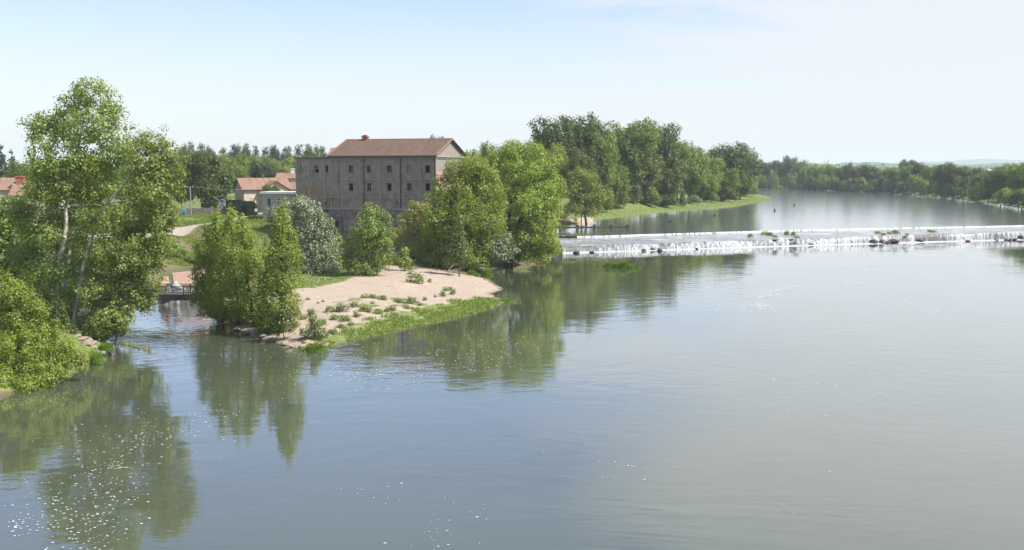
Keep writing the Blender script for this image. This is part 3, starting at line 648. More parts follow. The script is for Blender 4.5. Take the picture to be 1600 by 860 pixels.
for a in [
 ('full',745,205,232,52,'mid','green tree peeping over the right eave of the mill roof'),
 ('full',772,232,224,46,'dark','dark tree directly behind the leaning yellow-green tree, left side'),
 ('full',805,240,224,50,'mid','tree rising just behind the crown of the leaning yellow-green tree'),
 ('full',858,232,226,62,'light','bright green tree right behind the weir-end tree'),
 ('round',868,262,184,78,'dark','tall dark plane tree, left of the three highest crowns over the bank'),
 ('round',908,268,181,80,'dark','highest dark crown of the left bank wood'),
 ('full',935,258,205,56,'mid','mid-height crown between the two highest trees of the bank'),
 ('round',982,282,188,82,'mid','tall broad crown, middle of the three highest over the bank'),
 ('round',1032,292,193,56,'dark','tall open crown with sky gaps, rightmost of the high group'),
 ('full',908,230,236,42,'olive','pale olive tree below the highest dark crown'),
 ('full',1000,262,232,74,'olive','broad greyish olive tree in the middle of the bank wood'),
 ('full',1040,268,246,62,'olive','second greyish olive tree, lower and further right'),
 ('full',955,246,252,52,'mid','rounded green tree right behind the light olive tree by the quay'),
 ('bush',948,232,290,30,'light','tall ivy-clad bush next to the quay end'),
 ('bush',968,240,288,32,'mid','second ivy-clad bush along the lawn strip'),
 ('bush',990,247,284,32,'olive','greyish bush with thin bare stems on the lawn strip'),
 ('bush',1016,255,292,34,'mid','green bush behind the bend of the lawn strip'),
 ('full',1075,300,226,54,'mid','feathery tree right of the sky gap in the wood'),
 ('full',1100,292,240,56,'light','lighter tree in front of the dark far crowns'),
 ('full',1130,330,224,76,'dark','big dark rounded crown near the far end of the wood'),
 ('full',1155,345,234,56,'dark','last tall crown at the far end of the wood'),
 ('full',1092,276,268,52,'mid','lower tree above the silvery bush'),
 ('full',1125,288,262,54,'mid','lower tree behind the long lawn spit'),
 ('full',1155,318,270,48,'mid','lower rounded tree near the tip of the lawn spit'),
 ('bush',1174,345,276,26,'mid','round bush closing the wood at the water'),
 ('cone',1066,274,291,16,'olive','small pointed light conifer on the shore'),
 ('bush',1084,278,304,26,'silver','silvery round bush right of the small pointed conifer'),
 ('bush',1042,264,302,40,'dark','dark brownish bush left of the small pointed conifer'),
 ('bush',1110,294,298,30,'mid','green bush on the lawn right of the silvery one'),
 ('bush',1138,318,292,34,'dark','dark bush on the lawn spit'),
 ('full',840,300,216,60,'dark','dark crown far back behind the weir-end tree'),
 ('full',1058,340,222,50,'mid','tree at the back seen in the sky gap of the wood')]:
    if a[1] > 930:
        dm = float(np.interp(a[1], [930, 940, 990, 1015, 1050, 1100, 1150, 1185], [250, 262, 291, 297, 304, 330, 362, 440]))
        rank = {'bush': 2, 'cone': 2}.get(a[0], 5+max(0, (a[4] if False else a[2]-240)*.12))
        a = (a[0], a[1], max(a[2], dm+rank), *a[3:])
    place(*a, group=G1)
G2 = 'row of poplars on the skyline behind the village'
pp = [(288,226,22),(303,222,20),(318,224,20),(334,229,20),(352,231,22),(370,226,24),(385,225,22),(402,229,20),(418,230,22),(435,228,22),(452,229,24),(470,227,24),(488,226,24),(505,229,24),(522,232,20)]
for i, (px, t, w) in enumerate(pp):
    place('poplar' if i % 3 else 'full', px, 385+PR.random()*20, t, w*1.25, 'dark' if i < 4 else 'blue' if i % 2 else 'dark', '%s poplar from the left in the skyline row behind the village' % ORD[i], G2, name='poplar_tree')
G3 = 'lighter trees between the village and the poplar row'
for i, (px, D, t, w, m) in enumerate([(352,320,244,30,'light'),(372,315,240,34,'mid'),(395,318,243,34,'light'),(415,285,256,42,'blue'),(432,320,246,34,'mid'),(455,322,245,36,'light'),(478,325,246,34,'light'),(500,328,244,34,'mid'),(375,288,258,34,'mid'),(445,300,256,30,'light'),(340,300,250,30,'mid')]):
    place('full', px, D, t, w, m, '%s of the lighter trees in the belt behind the houses, counted from where listed by size' % ORD[i] if False else {
      'light': 'light green', 'mid': 'mid green', 'blue': 'grey-green'}[m]+' tree in the belt behind the houses, about %s' % (
      ['above the hedge','above the house gable','above the second house ridge','over the flat roofed annex','left of the far cottage','over the far cottage chimney','behind the roofless mill bay','behind the mill ridge start','low behind the house roof','low behind the far cottage','beside the dark rounded tree'][i]), G3)
place('round', 686, 262, 213, 30, 'blue', 'flat dark cedar crown peeping over the mill ridge')
G4 = 'dark conifers at the left edge behind the pink roof'
for i, (px, D, t, w) in enumerate([(-8, 215, 224, 34), (8, 222, 226, 34), (24, 218, 234, 30)]):
    place('cone', px, D, t, w, 'blue', ['dark conifer cut by the left picture edge', 'tallest dark conifer behind the pink roof at left', 'shorter dark conifer nearest the tall plane tree'][i], G4)
for i, (px, D, t, w, m, lb) in enumerate([(42,175,252,44,'mid','green tree seen between the conifers and the tall plane tree'),(90,210,262,70,'mid','tree hidden behind the tall plane tree, far left'),(150,225,262,70,'dark','tree glimpsed through the middle of the plane crowns'),
      (205,230,258,70,'mid','tree behind the leaning plane tree'),(262,235,248,56,'dark','dark tree right of the leaning plane tree'),(285,225,256,40,'dark','dark tree left of the big rounded one'),(235,175,322,50,'mid','low tree on the embankment behind the plane foliage')]):
    place('full', px, D, t, w, m, lb)
# --- far right bank
def prof(px, pts): return float(np.interp(px, [p[0] for p in pts], [p[1] for p in pts]))
BASE = [(1160,293),(1185,293.2),(1300,298),(1400,302.5),(1450,306.5),(1540,316),(1600,327),(1700,345)]
TOPB = [(1170,249),(1185,249),(1215,250),(1240,247),(1262,250),(1268,262),(1290,262),(1330,262),(1400,262),(1430,260),(1470,257),(1500,258),(1530,264),(1560,262),(1580,253),(1605,255),(1700,250)]
G5 = 'trees lining the far right bank'
i = 0; px = 1168.
cols = {'dark': 'dark green', 'mid': 'mid green', 'olive': 'grey-olive', 'light': 'light green'}
back = []
while px < 1740:
    base = prof(px, BASE); D = 12.9*F/(base-264)*1.03+5; tall = px < 1266
    w = (22 if tall else 26)*(1+.4*PR.random())*(1 if px < 1500 else 1.5)
    top = prof(px, TOPB)+PR.uniform(-4.5, 4.5)
    back.append((px, D, top, w, PR.choice(['dark', 'dark', 'mid'] if tall else ['dark', 'mid', 'mid', 'olive']))); px += w*.62
for i, (px, D, t, w, m) in enumerate(back):
    place('full', px, D, t, w, m, '%s %s crown from the left in the back row of the far right bank' % (ORD[i], cols[m]), G5)
place('round', 1416, 560, 250, 26, 'dark', 'lone taller dark tree standing out above the far right bank', G5)
place('round', 1322, 560, 254, 12, 'olive', 'thin bare-topped tree above the far right bank', G5)
front = []; px = 1176.
while px < 1740:
    base = prof(px, BASE); D = 12.9*F/(base-264)+.5; hh = base-prof(px, TOPB)
    w = 20*(1+.6*PR.random())*(1 if px < 1500 else 1.4); front.append((px, D, base-hh*PR.uniform(.45, .78), w, PR.choice(['mid', 'olive', 'light', 'dark', 'mid', 'olive']))); px += w*.6
for i, (px, D, t, w, m) in enumerate(front):
    place('bush', px, D, t, w, m, '%s %s bush from the left along the waterline of the far right bank' % (ORD[i], cols[m]), 'bushes lining the far right bank')

# distant woodland belt (one mass nobody could count)
fb = []
for _ in range(420):
    x = PR.uniform(-900, 2400); y = PR.uniform(1000, 2100); s = PR.uniform(9, 15)
    fb.append((x, y, 5+s*.35, s*1.3, s*1.3, s*.75))
dw = link('distant_wood', crown('distant_wood', fb, 3.2, LM['mid'], clump=4.5, dens=2.2, cov=.8)); tag(dw, 'distant blue-green woodland belt beyond the far bank', 'woodland', kind='stuff')

# ------------------------------------------------------------------ mill
mill = empty('old_mill', (*MILL_A, 0), MILL_ROT, label='derelict four-storey mill with stained walls and red tiled gable roof', cat='mill')
def fx_(px, py): a, z = fac(px, py); return (ML+a, z)
ROOF_X = fx_(515.5, 247)[0]; EAVE = fx_(600, 246)[1]
EZ = EAVE; DEP = 13.5; TH = .5
EZL = fx_(490, 248)[1]
def opening(px, w, r0, r1):
    x, z1 = fx_(px, r0); z0 = fx_(px, r1)[1]; s = 165/F*1.12; return [x-w*s/2, x+w*s/2, z0, z1]
wins = []
for px, w in ((472,6.5),(494.4,7),(510.3,4.4),(548,6.8),(576,6.6),(607.9,7),(638.7,7.2),(667.6,7.2)): wins.append(opening(px, w, 258.6, 270.2))
for px in (548, 576.5, 608, 639.3, 668): wins.append(opening(px, 6.8, 286.5, 298.8))
blocked = [opening(px, 7.5, 315, 326) for px in (549, 577.5, 608.9, 640)]
low = [opening(528, 8, 351, 362), opening(517, 4, 351, 358)]
def wall_grid(mb, x0, x1, z0, z1, ops, y0=0., t=.5):
    xs = sorted({x0, x1, *[o for q in ops for o in q[:2]]}); zs = sorted({z0, z1, *[o for q in ops for o in q[2:]]})
    solid = {}
    for i in range(len(xs)-1):
        for j in range(len(zs)-1):
            cx, cz = (xs[i]+xs[i+1])/2, (zs[j]+zs[j+1])/2
            solid[i, j] = not any(a < cx < b and c < cz < d for a, b, c, d in ops)
    for (i, j), s in solid.items():
        if not s: continue
        a, b, c, d = xs[i], xs[i+1], zs[j], zs[j+1]
        mb.add([(a,y0,c),(b,y0,c),(b,y0,d),(a,y0,d)], [(0,1,2,3)]); mb.add([(a,y0+t,c),(b,y0+t,c),(b,y0+t,d),(a,y0+t,d)], [(3,2,1,0)])
        if not solid.get((i-1, j), False): mb.add([(a,y0,c),(a,y0,d),(a,y0+t,d),(a,y0+t,c)], [(0,1,2,3)])
        if not solid.get((i+1, j), False): mb.add([(b,y0,c),(b,y0+t,c),(b,y0+t,d),(b,y0,d)], [(0,1,2,3)])
        if not solid.get((i, j-1), False): mb.add([(a,y0,c),(a,y0+t,c),(b,y0+t,c),(b,y0,c)], [(0,1,2,3)])
        if not solid.get((i, j+1), False): mb.add([(a,y0,d),(b,y0,d),(b,y0+t,d),(a,y0+t,d)], [(0,1,2,3)])
mb = MB()
ops_l = [w for w in wins if w[1] < ROOF_X]; ops_r = [w for w in wins if w[0] > ROOF_X]
lowr = [w for w in low if w[0] > ROOF_X]
wall_grid(mb, 0, ROOF_X, -1.5, EZL, ops_l); wall_grid(mb, ROOF_X+.003, ML, -1.5, EZ, ops_r+lowr)
mb.box(-.003, .5, TH, 4.5, -1.5, 14.2); mb.box(-.003, .5, 4.503, DEP, -1.5, EZL-.5)                                    # left end wall
mb.box(ROOF_X-.25, ROOF_X+.25, TH, DEP-.5, -1.5, EZ-.05)                     # party wall
mb.box(.5, ROOF_X, DEP-.5, DEP, -1.5, 12.4)                                  # ruined rear of the roofless bay
mb.box(ROOF_X, ML-.5, DEP-.5, DEP, -1.5, EZ-.05)
mb.box(2.3, ROOF_X-.25, TH, DEP-.5, EZL-.35, EZL-.05); mb.box(2.0, 2.3, TH, DEP-.5, 12, EZL-.05)  # unseen roof slab and partition, added to keep the bay's windows dark
mb.build('wall', M_MILL, mill)
# right gable wall
RH = atd(708, 221, 167.5)[2]-EZ
gb = MB(); wall = gb
gb.add([(ML,TH,-1.5),(ML,DEP,-1.5),(ML,DEP,EZ),(ML,TH,EZ),(ML-.5,TH,-1.5),(ML-.5,DEP,-1.5),(ML-.5,DEP,EZ),(ML-.5,TH,EZ)], [(0,1,2,3),(7,6,5,4),(1,5,6,2),(3,2,6,7)])
g = gb.build('gable_wall', M_PINK, mill)
gt = MB(); gt.add([(ML-.05,.05,EZ+.25),(ML-.05,DEP-.05,EZ+.25),(ML-.05,DEP/2,EZ+RH+.1),(ML-.5,.05,EZ+.25),(ML-.5,DEP-.05,EZ+.25),(ML-.5,DEP/2,EZ+RH+.1)], [(0,1,2),(5,4,3),(0,3,4,1),(1,4,5,2),(2,5,3,0)])
gt.build('gable_pediment', M_GABLE, mill)
gl_ = MB(); gl_.add([(ROOF_X+.0,.05,EZ+.25),(ROOF_X,DEP-.05,EZ+.25),(ROOF_X,DEP/2,EZ+RH+.1),(ROOF_X+.4,.05,EZ+.25),(ROOF_X+.4,DEP-.05,EZ+.25),(ROOF_X+.4,DEP/2,EZ+RH+.1)], [(0,1,2),(5,4,3),(0,3,4,1),(1,4,5,2),(2,5,3,0)])
gl_.build('gable_pediment', M_GABLE, mill)
# cornice, string courses, pilasters
c = MB(); c.box(ROOF_X-.2, ML+.35, -.35, .2, EZ, EZ+.24); c.box(ML-.2, ML+.35, .2, DEP+.2, EZ, EZ+.24); c.box(ROOF_X-.1, ML+.15, -.15, -.003, EZ-.3, EZ)
c.box(ML+.003, ML+.15, 0, DEP, EZ-.3, EZ)
c.build('cornice', M_TRIM, mill)
c = MB(); c.box(-.2, ROOF_X-.003, -.25, .6, EZL, EZL+.22); c.build('parapet_coping', M_CONC, mill)
for r, hh in ((280.5, .16), (308.8, .18), (326.8, .3)):
    z = fx_(580, r)[1]; c = MB(); c.box(-.05, ML+.05, -.10 if hh < .25 else -.2, -.002, z-hh/2, z+hh/2); c.build('string_course', M_TRIM, mill)
zb = fx_(580, 326.8)[1]
for px in (463.6, 483, 507, 517.5, 533.6, 562.9, 593.4, 623.6, 656.2, 680.3):
    x = fx_(px, 290)[0]; c = MB(); c.box(x-.15, x+.15, -.07, -.001, zb+.16, (EZ-.31) if px > 515 else EZL-.01); c.build('pilaster', M_TRIM, mill)
for yy in (.12, 5.2, 9.3, DEP-.15):
    c = MB(); c.box(ML+.002, ML+.1, yy-.18, yy+.18, -1.0, EZ-.31); c.build('pilaster', M_TRIM, mill)
c = MB(); c.box(ML+.002, ML+.05, .3, DEP-.3, EZ-2.2, EZ-.32); c.build('eave_shade_band', M_GABLE, mill)  # greyer band painting the eave's shade on the upper gable wall
for px in (567.5, 624.5, 682.5):
    x = fx_(px, 290)[0] if px < 680 else ML-.25; c = MB(); c.tube([(x+.22,-.16,EZ-.02),(x+.22,-.14,zb+.2)], [.07,.07], 6); c.build('downpipe', M_METAL, mill)
c = MB(); c.tube([(ROOF_X-.3,-.62,EZ+.05),(ML+.4,-.62,EZ+.05)], [.09,.09], 6); c.build('gutter', M_METAL, mill)
# roof
def roof_slab(mbb, p, q, r, s, t=.14):
    p, q, r, s = map(Vector, (p, q, r, s)); n = (q-p).cross(s-p).normalized()*t
    mbb.add([p, q, r, s, p+n, q+n, r+n, s+n], [(0,3,2,1),(4,5,6,7),(0,1,5,4),(1,2,6,5),(2,3,7,6),(3,0,4,7)])
rb = MB(); rx0, rx1 = ROOF_X-.35, ML+.5; RZ = EZ+.25
ov = .55; sl_ = RH/(DEP/2)
roof_slab(rb, (rx0,-ov,RZ-ov*sl_*.3), (rx1,-ov,RZ-ov*sl_*.3), (rx1,DEP/2,RZ+RH), (rx0,DEP/2,RZ+RH))
roof_slab(rb, (rx1,DEP+ov,RZ-ov*sl_*.3), (rx0,DEP+ov,RZ-ov*sl_*.3), (rx0,DEP/2,RZ+RH), (rx1,DEP/2,RZ+RH))
rf = rb.build('roof', M_ROOF, mill)
v = MB()
v.tube([(rx0,DEP/2,RZ+RH+.12),(rx1,DEP/2,RZ+RH+.12)], [.16,.16], 6)
v.tube([(rx1-.05,-ov,RZ+.08),(rx1-.05,DEP/2,RZ+RH+.13)], [.14,.14], 6); v.tube([(rx0+.05,-ov,RZ+.08),(rx0+.05,DEP/2,RZ+RH+.13)], [.14,.14], 6)
v.tube([(rx0,-ov,RZ+.03),(rx1,-ov,RZ+.03)], [.1,.1], 6)
v.build('ridge_tiles', M_RIDGE, rf)
chx, chz = ROOF_X+3.4, RZ+RH
ck = MB(); ck.box(chx-.45, chx+.45, DEP/2-.4, DEP/2+.4, chz-.8, chz+.75); ck.box(chx-.6, chx+.6, DEP/2-.5, DEP/2+.5, chz+.5, chz+.72); ck.box(chx-.35, chx+.35, DEP/2-.3, DEP/2+.3, chz+.75, chz+.95)
ck.build('chimney', M_BRICK, rf)
# floors inside keep the rooms dark
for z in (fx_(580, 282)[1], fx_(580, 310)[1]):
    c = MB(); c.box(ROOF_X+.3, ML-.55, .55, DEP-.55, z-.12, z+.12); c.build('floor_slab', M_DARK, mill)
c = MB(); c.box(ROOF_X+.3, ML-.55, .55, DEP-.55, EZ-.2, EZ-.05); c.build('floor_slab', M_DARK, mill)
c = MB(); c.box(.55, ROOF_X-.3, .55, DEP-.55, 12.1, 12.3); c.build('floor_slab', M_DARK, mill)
# windows
for k, (a, b, z0, z1) in enumerate(wins):
    if k == 0: continue
    fr = MB(); y = .22; w = .05
    fr.box(a, a+w, y, y+.06, z0, z1); fr.box(b-w, b, y, y+.06, z0, z1); fr.box(a+w, b-w, y, y+.06, z0, z0+w); fr.box(a+w, b-w, y, y+.06, z1-w, z1)
    mid_ = (a+b)/2
    if k in (3, 4, 5, 9, 11): fr.box(mid_-.055, mid_+.055, y-.01, y+.07, z0+w, z1-w)
    if k in (1, 6, 9, 11): fr.box(a+w, b-w, y, y+.05, z0+(z1-z0)*.55, z0+(z1-z0)*.55+.05)
    fo = fr.build('window', M_FRAME, mill)
    if k in (1, 3, 6):
        gp = MB(); gp.box(a+w, b-w, y+.02, y+.03, z0+(z1-z0)*.5 if k == 1 else z0+w, z1-w) if k != 3 else gp.box(mid_+.06, b-w, y+.02, y+.03, z0+w, z0+(z1-z0)*.5)
        gp.build('pane', M_FRAME if k == 6 else M_GLASS, fo)
    sl2 = MB(); sl2.box(a-.12, b+.12, -.09, .2, z0-.13, z0-.01); sl2.build('sill', M_TRIM, fo)
for a, b, z0, z1 in blocked:
    c = MB(); c.box(a, b, -.05, -.002, z0+.17, z1); c.build('blocked_window', M_TRIM, mill)
a, b, z0, z1 = opening(548.5, 7, 328, 332.5); c = MB(); c.box(a, b, -.06, -.003, z0, z1); c.build('brick_patch', M_BRICK, mill)
# sluice mouth, its shade painted on a flat sheet, with a lintel and stub wall low down
a, b, z0, z1 = opening(524, 24, 344, 372); c = MB(); c.box(a, b, -.5, -.05, z1-.1, z1+.5); c.box(a, a+.6, -.45, -.05, z0-2, z1-.1); c.box(b-.6, b, -.45, -.05, z0-2, z1-.1); c.build('sluice_frame', M_CONC, mill)
c = MB(); c.box(a+.6, b-.6, -.04, -.01, z0-2, z1-.1); c.build('sluice_shade_sheet', M_DARK, mill)  # flat dark sheet standing in for the deep shade of the sluice
# ivy and roots on the wall
for px, r0_, r1_, w in ((510, 312, 345, .5), (622, 312, 322, .5), (516, 310, 314, .9)):
    x, z1 = fx_(px, r0_); z0 = fx_(px, r1_)[1]
    link('ivy', crown('ivy', [(x, -.15, (z0+z1)/2, w, .2, (z1-z0)/2)], .25, LM['dark'], clump=.35, dens=3, cov=.8), mill)

# ------------------------------------------------------------------ houses
def gable_roof(b, x0, x1, y0, y1, z, rise, ov=.4, t=.12, axis='x'):
    if axis == 'x':
        m_ = (y0+y1)/2; s = rise/((y1-y0)/2)
        roof_slab(b, (x0-ov,y0-ov,z-ov*s), (x1+ov,y0-ov,z-ov*s), (x1+ov,m_,z+rise), (x0-ov,m_,z+rise), t)
        roof_slab(b, (x1+ov,y1+ov,z-ov*s), (x0-ov,y1+ov,z-ov*s), (x0-ov,m_,z+rise), (x1+ov,m_,z+rise), t)
    else:
        m_ = (x0+x1)/2; s = rise/((x1-x0)/2)
        roof_slab(b, (x0-ov,y1+ov,z-ov*s), (x0-ov,y0-ov,z-ov*s), (m_,y0-ov,z+rise), (m_,y1+ov,z+rise), t)
        roof_slab(b, (x1+ov,y0-ov,z-ov*s), (x1+ov,y1+ov,z-ov*s), (m_,y1+ov,z+rise), (m_,y0-ov,z+rise), t)
def gable_walls(b, x0, x1, y0, y1, z0, z1, rise, axis='x'):
    b.box(x0, x1, y0, y1, z0, z1)
    if axis == 'x':
        m_ = (y0+y1)/2
        for x, o in ((x0, 1), (x1, -1)): b.add([(x,y0,z1),(x,y1,z1),(x,m_,z1+rise-.02)], [(0,1,2)])
    else:
        m_ = (x0+x1)/2
        for y in (y0, y1): b.add([(x0,y,z1),(x1,y,z1),(m_,y,z1+rise-.02)], [(0,1,2)])
def win(parent, x, y, z0, z1, w, face='y-', m=M_SHUT, shut=True):
    f = MB(); p = MB()
    if face == 'y-':
        f.box(x-w/2-.08, x+w/2+.08, y-.07, y-.003, z0-.08, z1+.08); p.box(x-w/2, x+w/2, y-.11, y-.073, z0, z1)
    else:
        f.box(y-.07, y-.003, x-w/2-.08, x+w/2+.08, z0-.08, z1+.08); p.box(y-.11, y-.073, x-w/2, x+w/2, z0, z1)
    o = f.build('window', M_WHITE, parent); p.build('shutter' if shut else 'pane', m, o)
# house with cross gable
cx, cy_ = (382.3-800)/F*200, 200.
hz = H(cx, cy_)-.3
h1 = empty('village_house', (cx, cy_, hz), math.radians(33), label='cream house with pink tiled cross-gable roof behind the dark clipped hedge', cat='house')
eave = atd(382, 295, 200)[2]-hz; rise = atd(365, 279, 203)[2]-hz-eave
b = MB(); gable_walls(b, 0, 10, 0, 6.2, 0, eave, rise); b.box(0, 0.001, 0, .001, 0, .001)
b2 = MB(); gable_walls(b2, 3.6, 9.2, -1.2, 3, 0, eave-.15, rise*.8, 'y')
b.build('wall', M_RENDER, h1); b2.build('cross_wing_wall', M_RENDER, h1)
r1 = MB(); gable_roof(r1, 0, 10, 0, 6.2, eave, rise, .5); r1.build('roof', M_ROOF2, h1)
r2 = MB(); gable_roof(r2, 3.6, 9.2, -1.2, 3.0, eave-.12, rise*.8, .45, axis='y'); r2.build('cross_wing_roof', M_ROOF2, h1)
win(h1, 1.9, 0, 1.2, 3.2, 1.0); win(h1, 5.2, -1.2, 1.0, 3.2, 1.3); win(h1, 7.8, -1.2, 1.2, 3.0, 1.0); win(h1, 6.4, -1.2, eave-.1, eave+.7, .7, m=M_BRICK)
win(h1, 2.2, 0, 1.2, 3.3, .8, 'x-'); win(h1, 3.6, 0, 1.2, 3.3, .8, 'x-')
# two cottages by the mill
def cottage(px, D, wpx, eave_r, ridge_r, depth, label, rz, chim=None, wm=M_RENDER, rm=M_ROOF2):
    x = (px-800)/F*D; z = H(x, D)-.3; w = wpx*D/F
    e = atd(px, eave_r, D)[2]-z; r = atd(px, ridge_r, D+depth/2)[2]-z-e
    o = empty('village_house', (x, D, z), rz, label=label, cat='house')
    b = MB(); gable_walls(b, 0, w, 0, depth, 0, e, r); b.build('wall', wm, o)
    b = MB(); gable_roof(b, 0, w, 0, depth, e, r, .35); rr = b.build('roof', rm, o)
    if chim:
        b = MB(); b.box(w*chim-.4, w*chim+.4, depth/2-.35, depth/2+.35, e+r-.6, e+r+1.2); b.box(w*chim-.5, w*chim+.5, depth/2-.45, depth/2+.45, e+r+1.0, e+r+1.15); b.build('chimney', M_WHITE, rr)
    win(o, w*.35, 0, e-1.5, e-.5, .8, shut=False, m=M_GLASS); return o
cottage(434, 240, 52, 279, 271, 7, 'higher far cottage with white chimney left of the mill', .1, .42)
cottage(433, 222, 60, 296, 285.5, 6, 'lower long roofed outbuilding between the annex and the far cottage', .02)
cottage(-25, 150, 40, 297, 279, 8, 'pink roofed house with brick chimney at the left edge', .35, None)
hx = (16-800)/F*151; b = MB(); b.box(-.9, .9, -.7, .7, 0, 2.6); b.box(-1.0, 1.0, -.8, .8, 2.3, 2.5)
o = empty('village_house', ((30-800)/F*149, 149, H((30-800)/F*149, 149)-.3), .2, label='low pink roof seen through the plane leaves right of the brick chimney', cat='house')
b2 = MB(); e = atd(30, 305, 149)[2]-o.location.z; r = 1.9; gable_walls(b2, -1, 6, 0, 6, 0, e, r); b2.build('wall', M_RENDER, o)
b2 = MB(); gable_roof(b2, -1, 6, 0, 6, e, r, .3); rr = b2.build('roof', M_ROOF2, o)
b = MB(); b.box(-.9, .3, 2.4, 3.6, e+r-.8, e+r+1.0); b.box(-1.0, .4, 2.3, 3.7, e+r+.8, e+r+.95); b.build('chimney', M_BRICK, rr)
# flat roofed annex
D = 178; x0 = (411-800)/F*D; zb_ = H(x0+3, D)-.4
an = empty('annex', (x0, D, zb_), -.18, label='low pale annex with flat white roof slab at the left foot of the mill', cat='building')
e = atd(430, 303, D)[2]-zb_; Lw = 6.3
b = MB(); wall_grid(b, 0, Lw, 0, e, [(1.0, 1.6, 1.3 if e > 3 else .8, e-.9), (2.9, 3.5, 1.3, e-.9)], 0, .25); b.box(0, .25, .25, 4, 0, e); b.box(Lw-.25, Lw, .25, 4, 0, e); b.box(.25, Lw-.25, 3.75, 4, 0, e); b.build('wall', flat('annex_plaster', (.40, .38, .34), .9, .15, 1), an)
b = MB(); b.box(-.35, Lw+.3, -.35, 4.3, e, e+.38); b.build('roof', M_WHITE, an)
for a in (1.0, 2.9):
    b = MB(); b.box(a, a+.6, .15, .2, 1.3, e-.9); b.build('window', M_GLASS, an)

b = MB(); 
# ------------------------------------------------------------------ village street things
def xz(px, D): x = (px-800)/F*D; return x, D, H(x, D)
def rows(px, r, D): return atd(px, r, D)[2]
x, y, z = xz(274, 190); x2, y2, z2 = xz(346, 190)
b = MB(); n = 18
for i in range(n):
    a = x+(x2-x)*i/n; c = x+(x2-x)*(i+1)/n; b.box(a, c-.002, y-.25-.02*(i % 3), y+.25, z-.6, rows(300, 325.5+.5*math.sin(i*1.7), 190))
tag(b.build('stone_wall', M_STONE), 'low rubble stone wall behind the utility pole', 'wall')
x, y, z = xz(348, 188.5); t_ = rows(348, 318, 188.5)
pl = empty('stone_pillar', (x, y, z-.2), label='tapered rubble stone pillar with a blue metal frame on top', cat='pillar')
b = MB(); hgt = t_-z+.2; b.add([(-.85,-.7,0),(.85,-.7,0),(.85,.7,0),(-.85,.7,0),(-.55,-.5,hgt),(.55,-.5,hgt),(.55,.5,hgt),(-.55,.5,hgt)], [(4,5,6,7),(0,1,5,4),(1,2,6,5),(2,3,7,6),(3,0,4,7)]); b.build('shaft', M_STONE, pl)
M_BLUE = flat('blue_metal', (.10, .26, .45), .5, .2)
b = MB(); b.tube([(.62*math.cos(a), 0, hgt+.1+.62*math.sin(a)) for a in np.linspace(0, math.pi, 12)], [.1]*12, 6); b.tube([(-.62,0,hgt+.1),(.62,0,hgt+.1)], [.07,.07], 6); b.tube([(-.4,0,hgt+.1),(0,0,hgt+.6),(.4,0,hgt+.1)], [.06]*3, 6); b.build('metal_frame', M_BLUE, pl)
x, y, z = xz(298.8, 186); pt = rows(298.8, 291, 186)
po = empty('utility_pole', (x, y, z-.3), label='grey wooden utility pole in front of the dark rounded tree', cat='pole')
b = MB(); b.tube([(0,0,0),(.02,0,pt-z+.3)], [.15,.11], 8); b.build('post', M_FRAME, po)
b = MB(); b.bar((-.6,0,pt-z),(.6,0,pt-z), .1); b.build('crossarm', M_FRAME, po)
for s in (-.5, .5):
    b = MB(); b.tube([(s,0,pt-z+.05),(s,0,pt-z+.25)], [.05,.03], 6); b.build('insulator', M_WHITE, po)
for k, (sx_, q) in enumerate((((-.5), (150, 284, 176)), ((.5), (405, 292, 198)))):
    e0 = Vector((x+sx_, y, pt+.0)); e1 = Vector(atd(*q)); pts = [e0.lerp(e1, t)-Vector((0, 0, .9*math.sin(math.pi*t)*.8)) for t in np.linspace(0, 1, 14)]
    b = MB(); b.tube(pts, [.025]*14, 4); tag(b.build('overhead_wire', M_FRAME), ['overhead wire running left from the utility pole', 'overhead wire running right from the utility pole to the house'][k], 'wire')
x, y, z = xz(285, 183)
bn = empty('recycling_bin', (x, y, z), label='dark grey bottle bank with a green front beside the utility pole', cat='bin')
b = MB(); hb = rows(285, 326, 183)-z
b.tube([(0,0,0),(0,0,hb*.86)], [.8,.84], 14); b.tube([(0,0,hb*.86),(0,0,hb)], [.84,.55], 14); b.build('body', flat('bin_grey', (.10, .13, .16), .6), bn)
b = MB(); b.box(.15, .78, -.75, -.3, hb*.45, hb*.85); b.build('panel', flat('bin_green', (.05, .28, .18), .5), bn)
x, y, z = xz(397.5, 178); sp_ = empty('sign_post', (x, y, z), label='dark post with a small white plate at the road corner', cat='post')
hp = rows(397, 330, 178)-z
b = MB(); b.box(-.1, .1, -.1, .1, -.3, max(hp, 1.2)); b.build('post', M_METAL, sp_)
b = MB(); b.box(.12, .62, -.05, .02, max(hp, 1.2)-.1, max(hp, 1.2)+.45); b.build('plate', M_WHITE, sp_)
